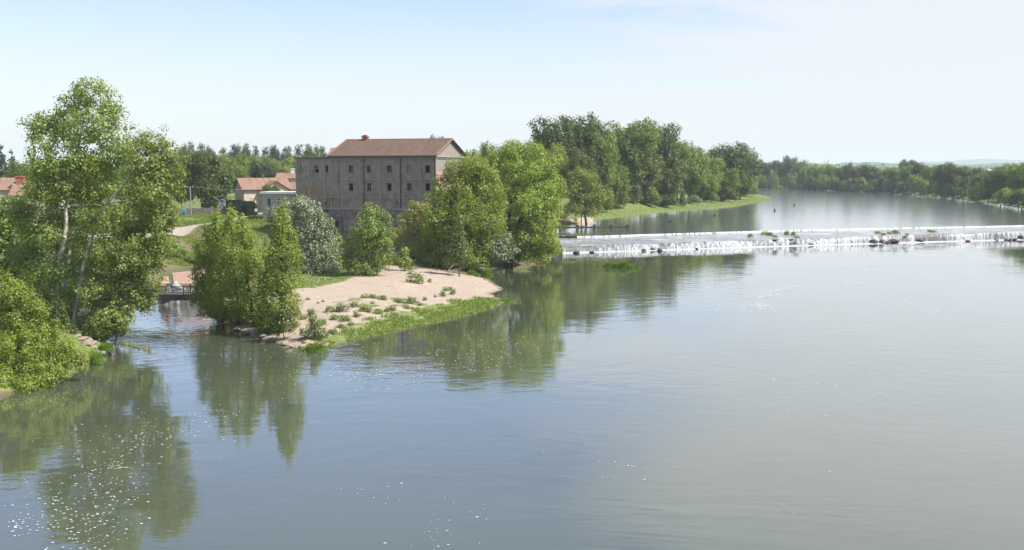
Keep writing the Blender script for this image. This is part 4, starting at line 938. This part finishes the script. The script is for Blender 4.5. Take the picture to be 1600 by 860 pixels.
# clipped hedges
def hedge(px0, px1, D, rt0, rt1, label, d=2.2):
    x0, x1 = (px0-800)/F*D, (px1-800)/F*D; xm = (x0+x1)/2; zb = H(xm, D)-.1
    o = empty('hedge', (xm, D, zb), label=label, cat='hedge')
    P = []; N = []
    h0, h1 = rows(px0, rt0, D)-zb, rows(px1, rt1, D)-zb; n = 9000
    for _ in range(n):
        t = R.random(); x = x0-xm+(x1-x0)*t; h = h0+(h1-h0)*max(0, (t-.55)/.45)**1.5; f = R.random()
        e = .25*math.sin(t*math.pi)**.3
        if f < .45: P.append((x, -d/2+R.random()*.1, h*R.random())); N.append((0, -1, .2))
        elif f < .75: P.append((x, (R.random()-.5)*d, h-R.random()*.12)); N.append((0, 0, 1))
        elif f < .88: P.append((x1-xm+R.random()*.1-.05, (R.random()-.5)*d, h1*R.random())); N.append((1, 0, .2))
        else: P.append((x0-xm, (R.random()-.5)*d, h0*R.random())); N.append((-1, 0, .2))
    P = np.array(P); N = np.array(N, float)+R.normal(size=(n, 3))*.45
    link('foliage', leaf_mesh('foliage', P, N, np.full(n, .3), LM['hedge']), o)
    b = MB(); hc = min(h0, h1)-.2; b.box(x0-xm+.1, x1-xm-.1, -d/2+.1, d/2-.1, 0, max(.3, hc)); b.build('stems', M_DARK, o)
hedge(357, 394, 187, 313, 322, 'tall dark clipped hedge in front of the cream house', 2.4)
hedge(388, 401, 185, 315, 324, 'small dark clipped hedge lobe right of the tall hedge', 1.6)
hedge(317, 341, 192, 318, 320, 'dark low hedge on the stone wall left of the stone pillar', 1.2)
place('round', 424, 196, 289, 26, 'dark', 'small dark fir-like garden tree between the house and the annex')
# white far barn on the right horizon
x, y, z = xz(1554, 900); b = MB(); gable_walls(b, -9, 9, -5, 5, 0, 3, 1.2); wb = empty('barn', (x, y, rows(1554, 263.5, 900)-5), label='long white farm building far beyond the right bank', cat='barn')
b.build('wall', M_WHITE, wb); b = MB(); gable_roof(b, -9, 9, -5, 5, 3, 1.2); b.build('roof', M_WHITE, wb)
b = MB(); b.box(-9, 9, -5, 5, -14, -.003); b.build('base', M_CONC, wb)

# ------------------------------------------------------------------ footbridge and masonry in the channel
D = 96.
bl = atd(170, 470, D); br_ = atd(345, 466, D); zd = 2.55
fbz = empty('footbridge', (bl[0], D, 0), label='dark steel footbridge with railing crossing the side channel', cat='bridge')
Lb = br_[0]-bl[0]; z0 = atd(270, 470, D)[2]; z1 = atd(270, 460.5, D)[2]; zr = atd(270, 447.5, D)[2]
b = MB(); b.box(0, Lb, 0, .25, z0, z1); b.build('girder', M_METAL, fbz); b = MB(); b.box(0, Lb, 2.0, 2.25, z0, z1); b.build('girder', M_METAL, fbz)
b = MB(); b.box(-.2, Lb+.2, .252, 1.998, z1-.12, z1-.02); b.build('deck', M_WOOD, fbz)
for yy in (.1, 2.12):
    b = MB(); b.box(0, Lb, yy, yy+.05, zr-.06, zr); b.box(0, Lb, yy, yy+.04, z1+.12, z1+.16)
    for k in range(int(Lb/.16)): b.box(.08+k*.16, .10+k*.16, yy+.01, yy+.03, z1+.16, zr-.06)
    for k in range(7): b.box(k*Lb/6-.04, k*Lb/6+.04, yy-.03, yy+.07, z1+.003, zr)
    b.build('railing', M_METAL, fbz)
for xx in (-1.2, Lb-.4):
    b = MB(); b.box(xx, xx+1.6, -.3, 2.6, -1.5, z0-.003); b.build('abutment', M_STONE, fbz)
# sloped pink masonry block behind
D = 104.5
def P3(px, r, D): p = atd(px, r, D); return p
D = 107.5; q = [P3(272,445,D), P3(330,446,D), P3(322,421,D+4.5), P3(269,426,D+4.5)]
root = empty('sluice_pier', (q[0][0], D, 0), label='sloping pinkish masonry cutwater behind the footbridge', cat='pier')
b = MB(); vs = [Vector(p)-Vector(root.location) for p in q]; lo = [Vector((p.x, p.y, -1.2)) for p in vs]
b.add(vs+lo, [(0,1,2,3),(0,4,5,1),(1,5,6,2),(2,6,7,3),(3,7,4,0)]); b.build('slope', flat('pink_masonry', (.36, .24, .17), .9, .2, 1.2, bump=.5), root)
b = MB(); b.bar(vs[3]+Vector((0,.1,.05)), vs[2]+Vector((0,.1,.05)), .3, .15); b.build('coping', M_GABLE, root)
b = MB(); p = P3(257,446,107); b.add([(p[0]-.6,p[1],-1),(p[0]+.45,p[1],-1),(p[0]+.45,p[1]+1.2,-1),(p[0]-.6,p[1]+1.2,-1),(p[0]-.55,p[1],p[2]),(p[0]+.4,p[1],p[2]),(p[0]+.05,p[1]+1.2,p[2]+.9),(p[0]-.4,p[1]+1.2,p[2]+.9)], [(0,1,5,4),(1,2,6,5),(2,3,7,6),(3,0,4,7),(4,5,6,7)])
tag(b.build('small_pier', flat('pink_masonry_small', (.46, .28, .19), .9, .14, 1.2)), 'small pink masonry pier left of the sloping cutwater', 'pier')
# tumbling white water between the piers
xs = np.linspace(P3(228,450,102)[0], P3(300,450,102)[0], 26); ys = np.linspace(105.5, 108.5, 12); vs = []; fs = []
for j, yy in enumerate(ys):
    for i_, xx in enumerate(xs): vs.append((xx, yy, 1.0+(j/11)**1.3*1.0+R.random()*.16))
for j in range(11):
    for i_ in range(25): fs.append((j*26+i_, j*26+i_+1, (j+1)*26+i_+1, (j+1)*26+i_))
vs += [(x_, 105.3, -.4) for x_ in xs]; k = len(vs)-26
fs += [(k+i_, k+i_+1, i_+1, i_) for i_ in range(25)]
b = MB(); b.add(vs, fs); tag(b.build('sluice_rapids', M_CURT, smooth=True), 'white tumbling water behind the footbridge railing', 'rapids', kind='stuff')
b = MB(); p = P3(270,444,105); b.tube([(p[0]-1.0,105,1.5),(p[0]-.5,105,2.15),(p[0]+.2,105.2,2.3),(p[0]+.9,105.3,1.8)], [.15,.35,.38,.2], 8); tag(b.build('boulder', M_FOAM, smooth=True), 'pale white boulder beside the sloping cutwater', 'rock')

# ------------------------------------------------------------------ weir
we = empty('weir', (9, 171, 0), label='long low two-step weir crossing the whole river', cat='weir')
def wl(p): return (p[0]-9, p[1]-171, p[2])
xs = np.arange(4.0, 190, .5); fy_ = lerpline(FOOT, xs); cy2 = lerpline(CREST, xs); uy = lerpline(UPPER, xs)
cz = np.interp(xs, [8, 110, 190], [1.10, 1.58, 1.65])
def ribbon(rows_, m, name, parent=None, smooth=True, world=False):
    n = len(rows_[0]); b = MB(); vs = []
    for r_ in rows_: vs += r_ if world else [wl(p) for p in r_]
    b.add(vs, [(j*n+i_, j*n+i_+1, (j+1)*n+i_+1, (j+1)*n+i_) for j in range(len(rows_)-1) for i_ in range(n-1)])
    return b.build(name, m, parent, smooth)
ribbon([[(x, a+.5, -1.5) for x, a in zip(xs, fy_)], [(x, a+.25, z-.12) for x, a, z in zip(xs, cy2, cz)], [(x, a-.3, ZU-.35) for x, a in zip(xs, uy)], [(x, a+.6, ZU-.05) for x, a in zip(xs, uy)], [(x, a+1.4, -1) for x, a in zip(xs, uy)]], M_ROCK, 'body', we)
jit = lambda a: (R.random()-.5)*a
gap = {}
def notch(x): return any(abs(x-c_) < w_ for c_, w_ in ((51.2, .55), (54.6, .6)))
lowx = np.interp(xs, [4, 8, 9], [0, 0, 1])
ap = ribbon([[(x, a+.05, z-.02+.02*math.sin(x)) for x, a, z in zip(xs, cy2, cz)]]+[[(x, a+(u-a)*t, z+(1.78-z)*t+jit(.05)) for x, a, u, z in zip(xs, cy2, uy, cz)] for t in (.12, .25, .4, .55, .7, .85, 1.0)], M_SPILL, 'spillway_water', we)
# upper lip: short broken white fall
lx_ = np.arange(12.5, 189, .25); la = lerpline(UPPER, lx_); lw = .03+.16*np.convolve(R.random(len(lx_)+8), np.ones(3)/3, 'same')[:len(lx_)]
ribbon([[(x, a_-.25-w_, 1.79) for x, a_, w_ in zip(lx_, la, lw)], [(x, a_-.15-w_*.5, ZU-.1) for x, a_, w_ in zip(lx_, la, lw)], [(x, a_-.05, ZU+.012) for x, a_, w_ in zip(lx_, la, lw)], [(x, a_-.03+w_*.9, ZU+.014) for x, a_, w_ in zip(lx_, la, lw)]], M_LIP, 'upper_fall', we)

# main fall
segx = [x for x in xs if 8.8 <= x]
top = []; mid1 = []; bot = []
N_ = len(segx)
yo = np.cumsum(R.normal(size=N_)*.12); yo -= np.linspace(0, yo[-1], N_); yo = np.clip(yo*.6, -.35, .3)
rowsF = [[], [], [], []]
for k, x in enumerate(segx):
    a = float(lerpline(CREST, x)); z = float(np.interp(x, [8, 110, 190], [1.10, 1.58, 1.65]))+.05*math.sin(x*.37)+.03*math.sin(x*1.1); f = float(lerpline(FOOT, x)); ins = .55 if notch(x) else 0
    rowsF[0].append((x, a+.06+ins, z-ins*.5)); rowsF[1].append((x, a-.18+ins+yo[k]*.3, z-.12-ins*.5)); rowsF[2].append((x, a-.42+ins+yo[k], z*.5)); rowsF[3].append((x, a-.7+ins+yo[k], .0))
ribbon(rowsF, M_CURT, 'main_fall', we)
b = MB(); b.box(-1.6, -.2, -.4, 13, -1.5, 1.5); b.box(-3.5, -1.6, -.2, 13.5, -1.5, 1.7); b.build('end_wall', M_CONC, we)
# foam apron at the foot
rr_ = [[], [], [], []]
fn = np.convolve(R.random(N_+20), np.ones(7)/7, 'same')[:N_]; fn = np.clip((fn-.5)*4.5+.55, .1, 2.2)
for k, x in enumerate(segx):
    a = float(lerpline(FOOT, x)); w = fn[k]*(1.0 if x > 15 else .7)
    rr_[0].append((x, a+.35, .14+.08*R.random())); rr_[1].append((x, a-.1, .12+.1*R.random())); rr_[2].append((x, a-.35-w*.4, .05+.04*R.random())); rr_[3].append((x, a-.4-w, .006))
fo = ribbon(rr_, M_FOAM, 'foot_foam', None, True, True); tag(fo, 'white foam line boiling along the foot of the weir', 'foam', kind='stuff')
# rocks
def rock_mesh(seed, m):
    import bmesh
    rr2 = random.Random(seed); bm = bmesh.new(); bmesh.ops.create_icosphere(bm, subdivisions=2, radius=1)
    ph = [rr2.uniform(0, 6) for _ in range(6)]
    for v_ in bm.verts:
        c_ = v_.co; f = 1+.22*math.sin(2.3*c_.x+ph[0])+.2*math.sin(3.1*c_.y+ph[1])+.15*math.sin(4.7*c_.z+ph[2])+rr2.uniform(-.09, .09); v_.co = c_*f
    me = bpy.data.meshes.new('rock'); bm.to_mesh(me); bm.free(); me.materials.append(m); return me
RK = [rock_mesh(s, M_ROCK) for s in range(5)]; RK2 = [rock_mesh(s+9, M_ROCK2) for s in range(4)]
def rock(px, r, s, label, group, meshes=RK, z=0., flat_=.6):
    x, y, _ = atz(px, r, z); o = link('rock', PR.choice(meshes)); o.location = (x, y, z+s*.15)
    o.scale = (s*PR.uniform(.8, 1.5), s, s*flat_*PR.uniform(.8, 1.3)); o.rotation_euler = (PR.uniform(-.3, .3), PR.uniform(-.3, .3), PR.uniform(0, 6)); return tag(o, label, 'rock', group)
GR = 'dark wet rocks strewn along the foot of the weir'
sets = [('below the left quarter of the fall', [(900,395.5,.7),(925,394.5,.6),(998,391,.8),(1006,392,.6),(1011,390,.9),(1016,390.5,.8),(1020,391,.7),(1031,392,.6),(1076,388.5,.6),(1088,389,.5)]),
        ('around the dark notch in the middle of the fall', [(1186,383,.6),(1195,383,.7),(1203,382.5,.6),(1222,381.5,.6),(1247,381.5,.9),(1252,382,.9),(1258,382.5,.8),(1264,383,1.0),(1268,382,.6)]),
        ('in the gap between the notch and the rocky breach', [(1300,381.5,.5),(1315,380,.9),(1322,380.5,.6),(1330,381,.7),(1342,380.5,.5)]),
        ('in the long rocky breach right of centre', [(1363,380,.9),(1369,379.5,1.1),(1376,380,.8),(1384,380,.8),(1391,379,1.2),(1396,377,1.2),(1402,377,1.1),(1407,378,1.2),(1412,377,1.0),(1418,376.5,1.1),(1424,377,1.0),(1430,377,1.1),(1436,378,.8),(1441,377.5,.8),(1449,376.5,.9),(1455,377,.9)]),
        ('below the right part of the fall', [(1474,375.5,.9),(1495,376.5,.6),(1512,377,.7),(1532,374.5,1.0),(1539,374.5,1.1),(1557,375.5,.6),(1571,375,.6),(1578,375.5,.6),(1584,375,.7),(1592,373.5,1.3),(1597,374,1.1)])]
for pos, lst in sets:
    for k, (a, r_, s) in enumerate(lst): rock(a, r_+.7, s*(1.1 if 'breach' in pos and 'gap' not in pos else .72), '%s dark rock from the left %s' % (ORD[k], pos), GR)
# rocks on the near left bank and the island corner
for k, (a, r_, s) in enumerate([(118,528,.35),(124,533,.4),(130,531,.35),(135,538,.42),(141,540,.38),(147,545,.4),(152,548,.35),(138,533,.3),(158,553,.3)]):
    x, y, _ = atz(a, r_, .6); rock(a, r_, s, '%s pale stone from the left on the bank slope under the tall trees' % ORD[k], 'pale stones on the near left bank', RK2, max(.15, H(x, y)), .5)
rock(175, 556, .35, 'single dark stone at the water edge of the left bank', None, RK, 0.)
for k, (a, r_) in enumerate([(372,515),(385,520),(398,523),(410,526),(425,532),(445,537),(455,541),(462,536),(470,543),(404,515),(478,538)]):
    rock(a, r_, .26+.1*PR.random(), '%s pale stone from the left along the front edge of the island' % ORD[k], 'pale stones on the island edge', RK2, .12, .5)
# plants on the weir

GP = 'green tufts growing on the weir'
for k, (a, r_, w, h_, lb) in enumerate([(899,371,14,8,'left half of the wide green tuft at the left end of the weir'),(911,370.5,14,7,'right half of the wide green tuft at the left end of the weir'),(1173,369,8,6,'small dark tuft on the weir left of the middle pair'),
      (1195,366,10,7,'left tuft of the middle clump on the weir'),(1203,367,11,6,'right tuft of the middle clump on the weir'),(1212,370,8,4,'low tuft hanging down the weir apron'),(1230,366,9,8,'pointed tuft right of the middle clump on the weir'),(1240,366.5,7,7,'narrow tuft right of the pointed one on the weir'),
      (1246,371,8,4,'low tuft beside the dark notch of the weir'),(1372,364,10,4,'yellowish tuft left of the breach'),(1381,366,9,3,'flat tuft hanging toward the breach'),(1390,364.5,7,4,'small tuft above the breach'),(1400,364,11,7,'bushiest tuft above the breach'),(1418,366.5,7,3,'flat tuft right of the breach'),(1456,362,14,4,'rightmost flat tuft on the weir')]):
    D = atz(a, r_, 1.7)[1]; place('mound', a, D, r_-h_, w*1.2, 'light' if k % 2 else 'mid', lb, GP, name='weir_plant', z=1.45)
# reed islet in the lower river
def tuft_mesh(n, w, h, m):
    P = R.normal(size=(n, 2))*w*.45; V = []; Fc = []
    for i_, (px_, py_) in enumerate(P):
        a = R.random()*6.28; hh = h*(.5+.6*R.random())*math.exp(-(px_**2+py_**2)/(w*w*1.3)); l = R.normal(size=2)*h*.3; ww = h*.05+.02
        V += [(px_-math.cos(a)*ww, py_-math.sin(a)*ww, -.05), (px_+math.cos(a)*ww, py_+math.sin(a)*ww, -.05), (px_+l[0]*.5, py_+l[1]*.5, hh*.75), (px_+l[0], py_+l[1], hh)]
        Fc.append((4*i_, 4*i_+1, 4*i_+3, 4*i_+2))
    me = bpy.data.meshes.new('reed'); me.from_pydata(V, [], Fc); me.materials.append(m); return me
TF = [tuft_mesh(700, 1.0, 1.0, M_RUSH), tuft_mesh(700, 1.0, 1.0, LM['light'])]
def tuft(px, r, wpx, hpx, label, group, name='reed_clump', z=0., k=0):
    x, y, _ = atz(px, r, z); s = y/F; o = link(name, TF[k]); o.location = (x, y, z); o.scale = (wpx*s*.55, wpx*s*.55, hpx*s*1.25); return tag(o, label, 'reeds', group)
for k, (a, r_, w, h_) in enumerate([(952,418,13,9),(963,418.5,9,7),(976,419,14,10),(987,419.5,12,6),(995,419.5,9,4)]): tuft(a, r_, w, h_, '%s reed clump from the left in the little islet below the weir' % ORD[k], 'reed clumps of the little islet')
tuft(925, 413.5, 6, 3, 'tiny reed clump left of the reed islet', None); tuft(889, 410, 14, 1.5, 'flat patch of water weed near the weir foot at left', None, k=1)
for k, (a, r_, w, h_) in enumerate([(737,431,12,8),(761,432,13,11),(746,433,6,5),(676,429,10,8),(684,432,6,5)]): tuft(a, r_, w, h_, '%s bright grass clump from the left on the back shore of the gravel bar' % ORD[k], 'grass clumps on the back shore', 'grass_clump', z=.35)
tuft(150, 567, 16, 16, 'bright grass clump at the stony edge of the left bank', None, 'grass_clump', z=.1); tuft(165, 548, 18, 12, 'bright grass patch on the left bank point', None, 'grass_clump', z=.15)
tuft(490, 548, 26, 10, 'bright grass clump at the foot of the spindly willow shrub', None, 'grass_clump', z=.05); tuft(790, 471, 18, 4, 'grass spit at the tip of the gravel bar', None, 'grass_clump', z=.02)
# low shrubs dotted on the gravel
GS = 'low shrubs dotted over the gravel bar'
for k, (a, r_, w, h_) in enumerate([(568,467,12,8),(580,467,16,8),(596,469,15,9),(618,473,9,7),(624,474,11,8),(641,475,20,12),(663,470,8,7),(679,465,5,5),(691,464,10,10),(696,455,12,7),(707,461,10,11),(702,454,10,6),
      (513,487,14,10),(531,487,22,14),(551,481,15,10),(566,484,15,11),(574,486,10,8),(580,477,8,6),(519,498,12,8),(536,499,20,8),(554,493,11,8),(588,487,14,6),(603,485,9,6),(612,484,12,8),(633,482,12,5),(655,478,8,5),(494,475,5,4),(470,500,14,9),(482,488,12,8),(462,485,9,6),(500,508,16,10),(516,522,18,9),(530,512,14,7),(458,512,12,9),(545,508,12,6),(478,470,8,5),(502,472,5,4),(648,437,24,12),(671,439,6,5),(640,431,8,6)]):
    x, y, _ = atz(a, r_, .5); z = H(x, y)-.05; y = atz(a, r_, z)[1]
    place('mound', a, y, r_-h_*1.25, w*1.2, 'tuft' if k % 3 else 'light', '%s low grey-green shrub on the gravel bar, counted from the front left' % ORD[k], GS, name='low_shrub')
# shrubs over the embankment of the side channel
for k, (a, D, t, w, m) in enumerate([(262,148,392,26,'light'),(280,149,388,24,'olive'),(296,148,396,22,'light'),(312,149,392,22,'mid'),(330,150,386,30,'light'),(268,153,380,22,'yellow'),(350,152,385,30,'mid')]):
    place('bush', a, D, t, w, m, '%s waterside bush from the left under the grassy embankment' % ORD[k], 'bushes along the embankment foot')

b = MB(); cnt = 0
while cnt < 1500:
    xx = R.uniform(-28, 4, 400); yy = R.uniform(76, 140, 400); zz_, _, db_, _ = height(xx, yy); ok = (db_ > .3) & (db_ < 14)
    for x, y, z in zip(xx[ok], yy[ok], zz_[ok]):
        s_ = .04+.13*R.random()**3; q = unit(1)[0]; a_ = R.random()*3
        ring = [(x+s_*1.3*math.cos(t_+a_)*(.8+.3*R.random()), y+s_*math.sin(t_+a_)*(.8+.3*R.random()), z-.02) for t_ in np.linspace(0, 6.283, 6, endpoint=False)]
        b.add(ring+[(x+q[0]*s_*.3, y+q[1]*s_*.3, z+s_*.6)], [(i_, (i_+1) % 6, 6) for i_ in range(6)]); cnt += 1
tag(b.build('loose_stones', flat('loose_stone', (.34, .29, .24), .9, .5, .8)), 'loose stones strewn over the gravel bar', 'stones', kind='stuff')
# dead branch on the island
b = MB(); p = Vector(atz(700, 425, .9)); 
for q_, r_ in (((.9, .3, 1.2), .07), ((1.6, .5, 2.6), .05), ((2.4, .2, .5), .05), ((1.9, -.2, .25), .04)): b.tube(wob(p, p+Vector(q_)*1.1, 5, .12), [r_, r_*.9, r_*.75, r_*.6, r_*.45, r_*.2], 6)
tag(b.build('dead_branch', flat('bleached_wood', (.38, .32, .26), .9)), 'bleached dead branch lying under the broad green poplar', 'branch')
# floating leafy branch
b = MB(); p = Vector(atz(160, 528, .25)); e = Vector(atz(234, 548, .05)); sp2 = wob(p, e, 8, .15); b.tube(sp2, list(np.linspace(.05, .015, 9)), 5)
fb_ = empty('fallen_branch', p, label='leafy branch trailing over the water from the left bank', cat='branch')
m_ = b.build('stem', BARK, fb_); m_.location = -p
Pn = []
for q_ in sp2[2:]:
    for _ in range(28): Pn.append(tuple(Vector(q_)-p+Vector((PR.uniform(-.5, .5), PR.uniform(-.5, .5), PR.uniform(0, .22)))))
Pn = np.array(Pn); link('leaves', leaf_mesh('leaves', Pn, R.normal(size=Pn.shape)+np.array([0, 0, 1.]), np.full(len(Pn), .16), LM['acacia']), fb_)
b = MB(); p = Vector(atz(385, 506, .3)); b.tube(wob(p, p+Vector((-2.2, -.4, .5)), 5, .15), [.12, .11, .09, .08, .06, .03], 6); b.tube(wob(p, p+Vector((-1.4, -.9, .1)), 4, .12), [.09, .08, .06, .05, .02], 6)
tag(b.build('dead_branch', BARK), 'dark driftwood snag at the left tip of the island', 'branch')

# timber boom above the weir
D = 200.
bm_ = empty('timber_boom', ((928-800)/F*D, D, ZU), label='dark timber beam fence on posts standing in the water above the weir', cat='barrier')
X0 = bm_.location.x
for px in (849, 875.3, 902, 928.7, 955, 980.3):
    x = (px-800)/F*D-X0; b = MB(); b.box(x-.3, x+.3, -.35, .35, -1, 1.35); b.box(x-.36, x+.36, -.4, .4, 1.1, 1.2); b.build('post', M_WOOD, bm_)
xa, xb = (849-800)/F*D-X0, (980-800)/F*D-X0
b = MB(); b.bar((xa, -.1, .72), (xb+.5, -.1, .78), .3, .35); b.build('beam', M_WOOD, bm_)
for a, lb in ((885, 'moss-covered hump on the left of the timber beam'), (908, 'moss-covered hump beside the third post of the timber beam')):
    place('shrub', a, 200.6, 352, 15, 'yellow', lb, 'mossy humps on the timber beam', name='moss_hump', z=ZU+.3)
# quay path, red box and sign
b = MB(); pts = [atd(866, 344, 226), atd(884, 344, 226), atd(900, 343.6, 232), atd(926, 341.5, 240)]
qp = [(p_[0], p_[1]) for p_ in pts]
V = []
for x, y in qp: V += [(x, y-1.1, 3.05), (x, y+1.1, 3.05), (x, y-1.1, 1.6), (x, y+1.1, 1.6)]
F_ = []
for k in range(3): F_ += [(4*k, 4*k+4, 4*k+5, 4*k+1), (4*k+2, 4*k+6, 4*k+4, 4*k), (4*k+1, 4*k+5, 4*k+7, 4*k+3)]
F_ += [(0, 1, 3, 2), (12, 14, 15, 13)]
b.add(V, F_); tag(b.build('quay', flat('pink_concrete', (.48, .36, .29), .9, .15)), 'pink concrete quay walkway curving into the upper river', 'quay')
x, y, z = xz(880, 229); b = MB(); b.box(-.7, .7, -.6, .6, -.5, 1.5); b.box(-.8, .8, -.7, .7, 1.5, 1.62); tag(b.build('brick_box', M_BRICK, loc=(x, y, 3.0)), 'small brick housing on the quay', 'housing')
x, y, z = xz(887, 230); sg = empty('river_sign', (x, y, 3.0), label='white square river sign on a thin post by the quay', cat='sign')
zt = rows(887, 322, 230)-3.0; b = MB(); b.tube([(0,0,-.4),(0,0,zt)], [.07,.06], 8); b.build('post', M_FRAME, sg)
b = MB(); b.box(-.55, .55, -.1, -.07, zt-1.1, zt); b.build('board', M_WHITE, sg); b = MB(); b.box(-.4, .4, -.115, -.102, zt-.45, zt-.15); b.build('panel', M_BLUE, sg)
# buoys
for k, (a, r_) in enumerate([(1048,347),(1117,337.5),(1169,331.5),(1210.5,330),(1241,321.5)]):
    x, y, _ = atz(a, r_, ZU); o = empty('buoy', (x, y, ZU), label='%s small dark buoy from the left on the calm upper river' % ORD[k], cat='buoy', group='buoys across the upper river')
    b = MB(); b.tube([(0,0,-.2),(0,0,.1),(0,0,.45),(0,0,.6)], [.15,.3,.26,.08], 10); b.build('float', M_METAL, o, True); b = MB(); b.tube([(0,0,.55),(0,0,.85)], [.06,.04], 6); b.build('ring', M_METAL, o)

# ------------------------------------------------------------------ grass blades and foam flecks
def blades(n_try, box, cond, h, m, name, label):
    xs_ = R.uniform(box[0], box[1], n_try); ys_ = R.uniform(box[2], box[3], n_try); z_, a_, b__, d_ = height(xs_, ys_)
    k = cond(xs_, ys_, a_, b__, d_); xs_, ys_, z_ = xs_[k], ys_[k], z_[k]; n = len(xs_)
    an_ = R.random(n)*6.28; hh = h*(.4+.8*R.random(n)); l = R.normal(size=(n, 2))*h*.35; w = .05
    V = np.stack([np.stack([xs_-np.cos(an_)*w, ys_-np.sin(an_)*w, z_-.03], 1), np.stack([xs_+np.cos(an_)*w, ys_+np.sin(an_)*w, z_-.03], 1),
                  np.stack([xs_+l[:, 0]+np.cos(an_)*w*.4, ys_+l[:, 1], z_+hh], 1), np.stack([xs_+l[:, 0]-np.cos(an_)*w*.4, ys_+l[:, 1], z_+hh*.96], 1)], 1).reshape(-1, 3)
    me = bpy.data.meshes.new(name); me.vertices.add(len(V)); me.vertices.foreach_set('co', V.ravel()); set_quads(me, np.arange(n*4).reshape(-1, 4)); me.materials.append(m)
    tag(link(name, me), label, 'grass', kind='stuff')
gf = np.array(grass_front)
noi = lambda x, y: hnoise(x*1.7+3, y*1.9)
blades(42000, (gf[:, 0].min()-1, gf[:, 0].max()+1, gf[:, 1].min()-1, gf[:, 1].max()+1), lambda x, y, a, b, d: (b > 0) & (sdist(grass_front, x, y)+noi(x, y)*3.2-.6 > 0), .2, LM['grass'], 'shore_grass', 'bright green grass along the front shore of the gravel bar')
gbk = np.array(grass_back)
blades(4500, (gbk[:, 0].min(), gbk[:, 0].max(), gbk[:, 1].min(), gbk[:, 1].max()), lambda x, y, a, b, d: sdist(grass_back, x, y) > 0, .12, LM['grass'], 'meadow_grass', 'mown green grass behind the gravel bar')
blades(70000, (-62, -42, 144, 192), lambda x, y, a, b, d: (a > .2) & (near(PATH, x, y) > 1.3) & (near(ROAD, x, y) > 3.2) & (noi(x*.6, y*.6) > -.45), .26, LM['grass'], 'embankment_grass', 'rough grass on the embankment and around the village path')
blades(30000, (8, 130, 205, 420), lambda x, y, a, b, d: (a > .1) & (a < 9), .4, LM['grass'], 'lawn_grass', 'bright grass strip at the upstream water edge')
fl = []
for cx_, cy_, sx_, sy_, n in [(130,800,55,18,210),(35,822,35,8,90),(60,800,30,16,60),(120,770,50,16,120),(160,745,26,18,120),(185,728,34,9,150),(215,692,34,8,150),(245,678,40,7,90),(175,765,20,22,80),(235,655,50,12,70),(310,655,40,14,110),(350,648,26,6,60),(150,840,30,20,120),(95,840,50,16,80),(120,690,40,14,40),(330,690,40,10,20),
      (600,580,46,6,260),(680,573,50,5,200),(750,562,40,7,160),(560,588,50,8,90),(800,540,26,12,90),(720,540,60,10,140),(640,555,60,8,110),(850,520,16,16,60),(440,545,40,20,110),(475,560,26,10,80),(430,600,24,12,50),(700,522,60,8,80),(530,560,26,8,60),(790,505,30,10,50),(600,600,60,8,70),
      (960,735,28,14,26),(600,770,26,12,26),(690,830,22,16,34),(720,790,30,10,18),(640,850,22,8,14),(1290,620,30,14,14),(1240,590,40,12,12),(1340,600,50,16,16),(1300,720,120,60,10),(900,650,80,50,10),(1400,640,60,30,10)]:
    fl += [(R.normal(cx_, sx_), R.normal(cy_, sy_), 1.) for _ in range(int(n*.42))]
# long foam streaks under the weir and the curled patch in mid river
for x0, y0, x1, y1, sp_, n, s in [(1380,384,1505,383,1.2,900,4.5),(1385,386,1440,386,1,300,4),(1320,388,1405,392,1.2,320,3.5),(1405,390,1470,395,1.0,160,3),(1330,391,1370,402,.8,120,3),(1290,416,1375,416,.9,120,3),(1190,458,1258,448,2.2,260,2),(1150,468,1215,462,2.4,300,2),(1190,470,1190,486,4,60,2),(1160,475,1210,478,3,150,2),(1150,450,1180,466,4,60,1.6),(1300,446,1350,442,1.2,60,2.2),(1400,470,1480,490,5,100,1.6),(1330,415,1440,430,4,90,2.2),(1540,382,1600,380,1.5,160,3),(1060,490,1180,480,6,90,1.2)]:
    for _ in range(n):
        t = R.random(); fl.append((x0+(x1-x0)*t+R.normal()*sp_*2, y0+(y1-y0)*t+R.normal()*sp_*.7, s))
b = MB()
for px_, py_, s in fl:
    if py_ < 378: continue
    x, y, _ = atz(px_, py_, 0)
    if s == 1. and px_ > 330 and sdist(B, np.array([x]), np.array([y]))[0] > -.2: continue
    w = .012+.024*R.random()**2; w *= 1.25*s*(.8+.4*R.random()) if s > 1 else (1.15 if px_ < 500 else 1.2)*max(1, (y/60)**.7); l = w*(1.9 if s == 1 else 2.0); a = R.random()*.8-.4; k_ = 6
    b.add([(x+l*math.cos(a)*math.cos(q_)*(.7+.5*R.random())-w*math.sin(a)*math.sin(q_), y+w*math.cos(a)*math.sin(q_)+l*math.sin(a)*math.cos(q_), .022 if s == 1 else .016) for q_ in np.linspace(0, 6.283, k_, endpoint=False)], [tuple(range(k_))])
tag(b.build('foam_flecks', M_FLECK), 'white foam flecks drifting in bands on the river', 'foam', kind='stuff')

# ------------------------------------------------------------------ haze
hm, t, o = mat('haze'); vp = nd(t, 'ShaderNodeVolumePrincipled'); vp.inputs['Color'].default_value = (.82, .91, 1.0, 1); vp.inputs['Density'].default_value = 0.00016; vp.inputs['Anisotropy'].default_value = 0
t.links.new(vp.outputs[0], o.inputs['Volume'])
b = MB(); b.box(-9300, 9300, -250, 11500, -4, 112); tag(b.build('haze', hm), kind='stuff')
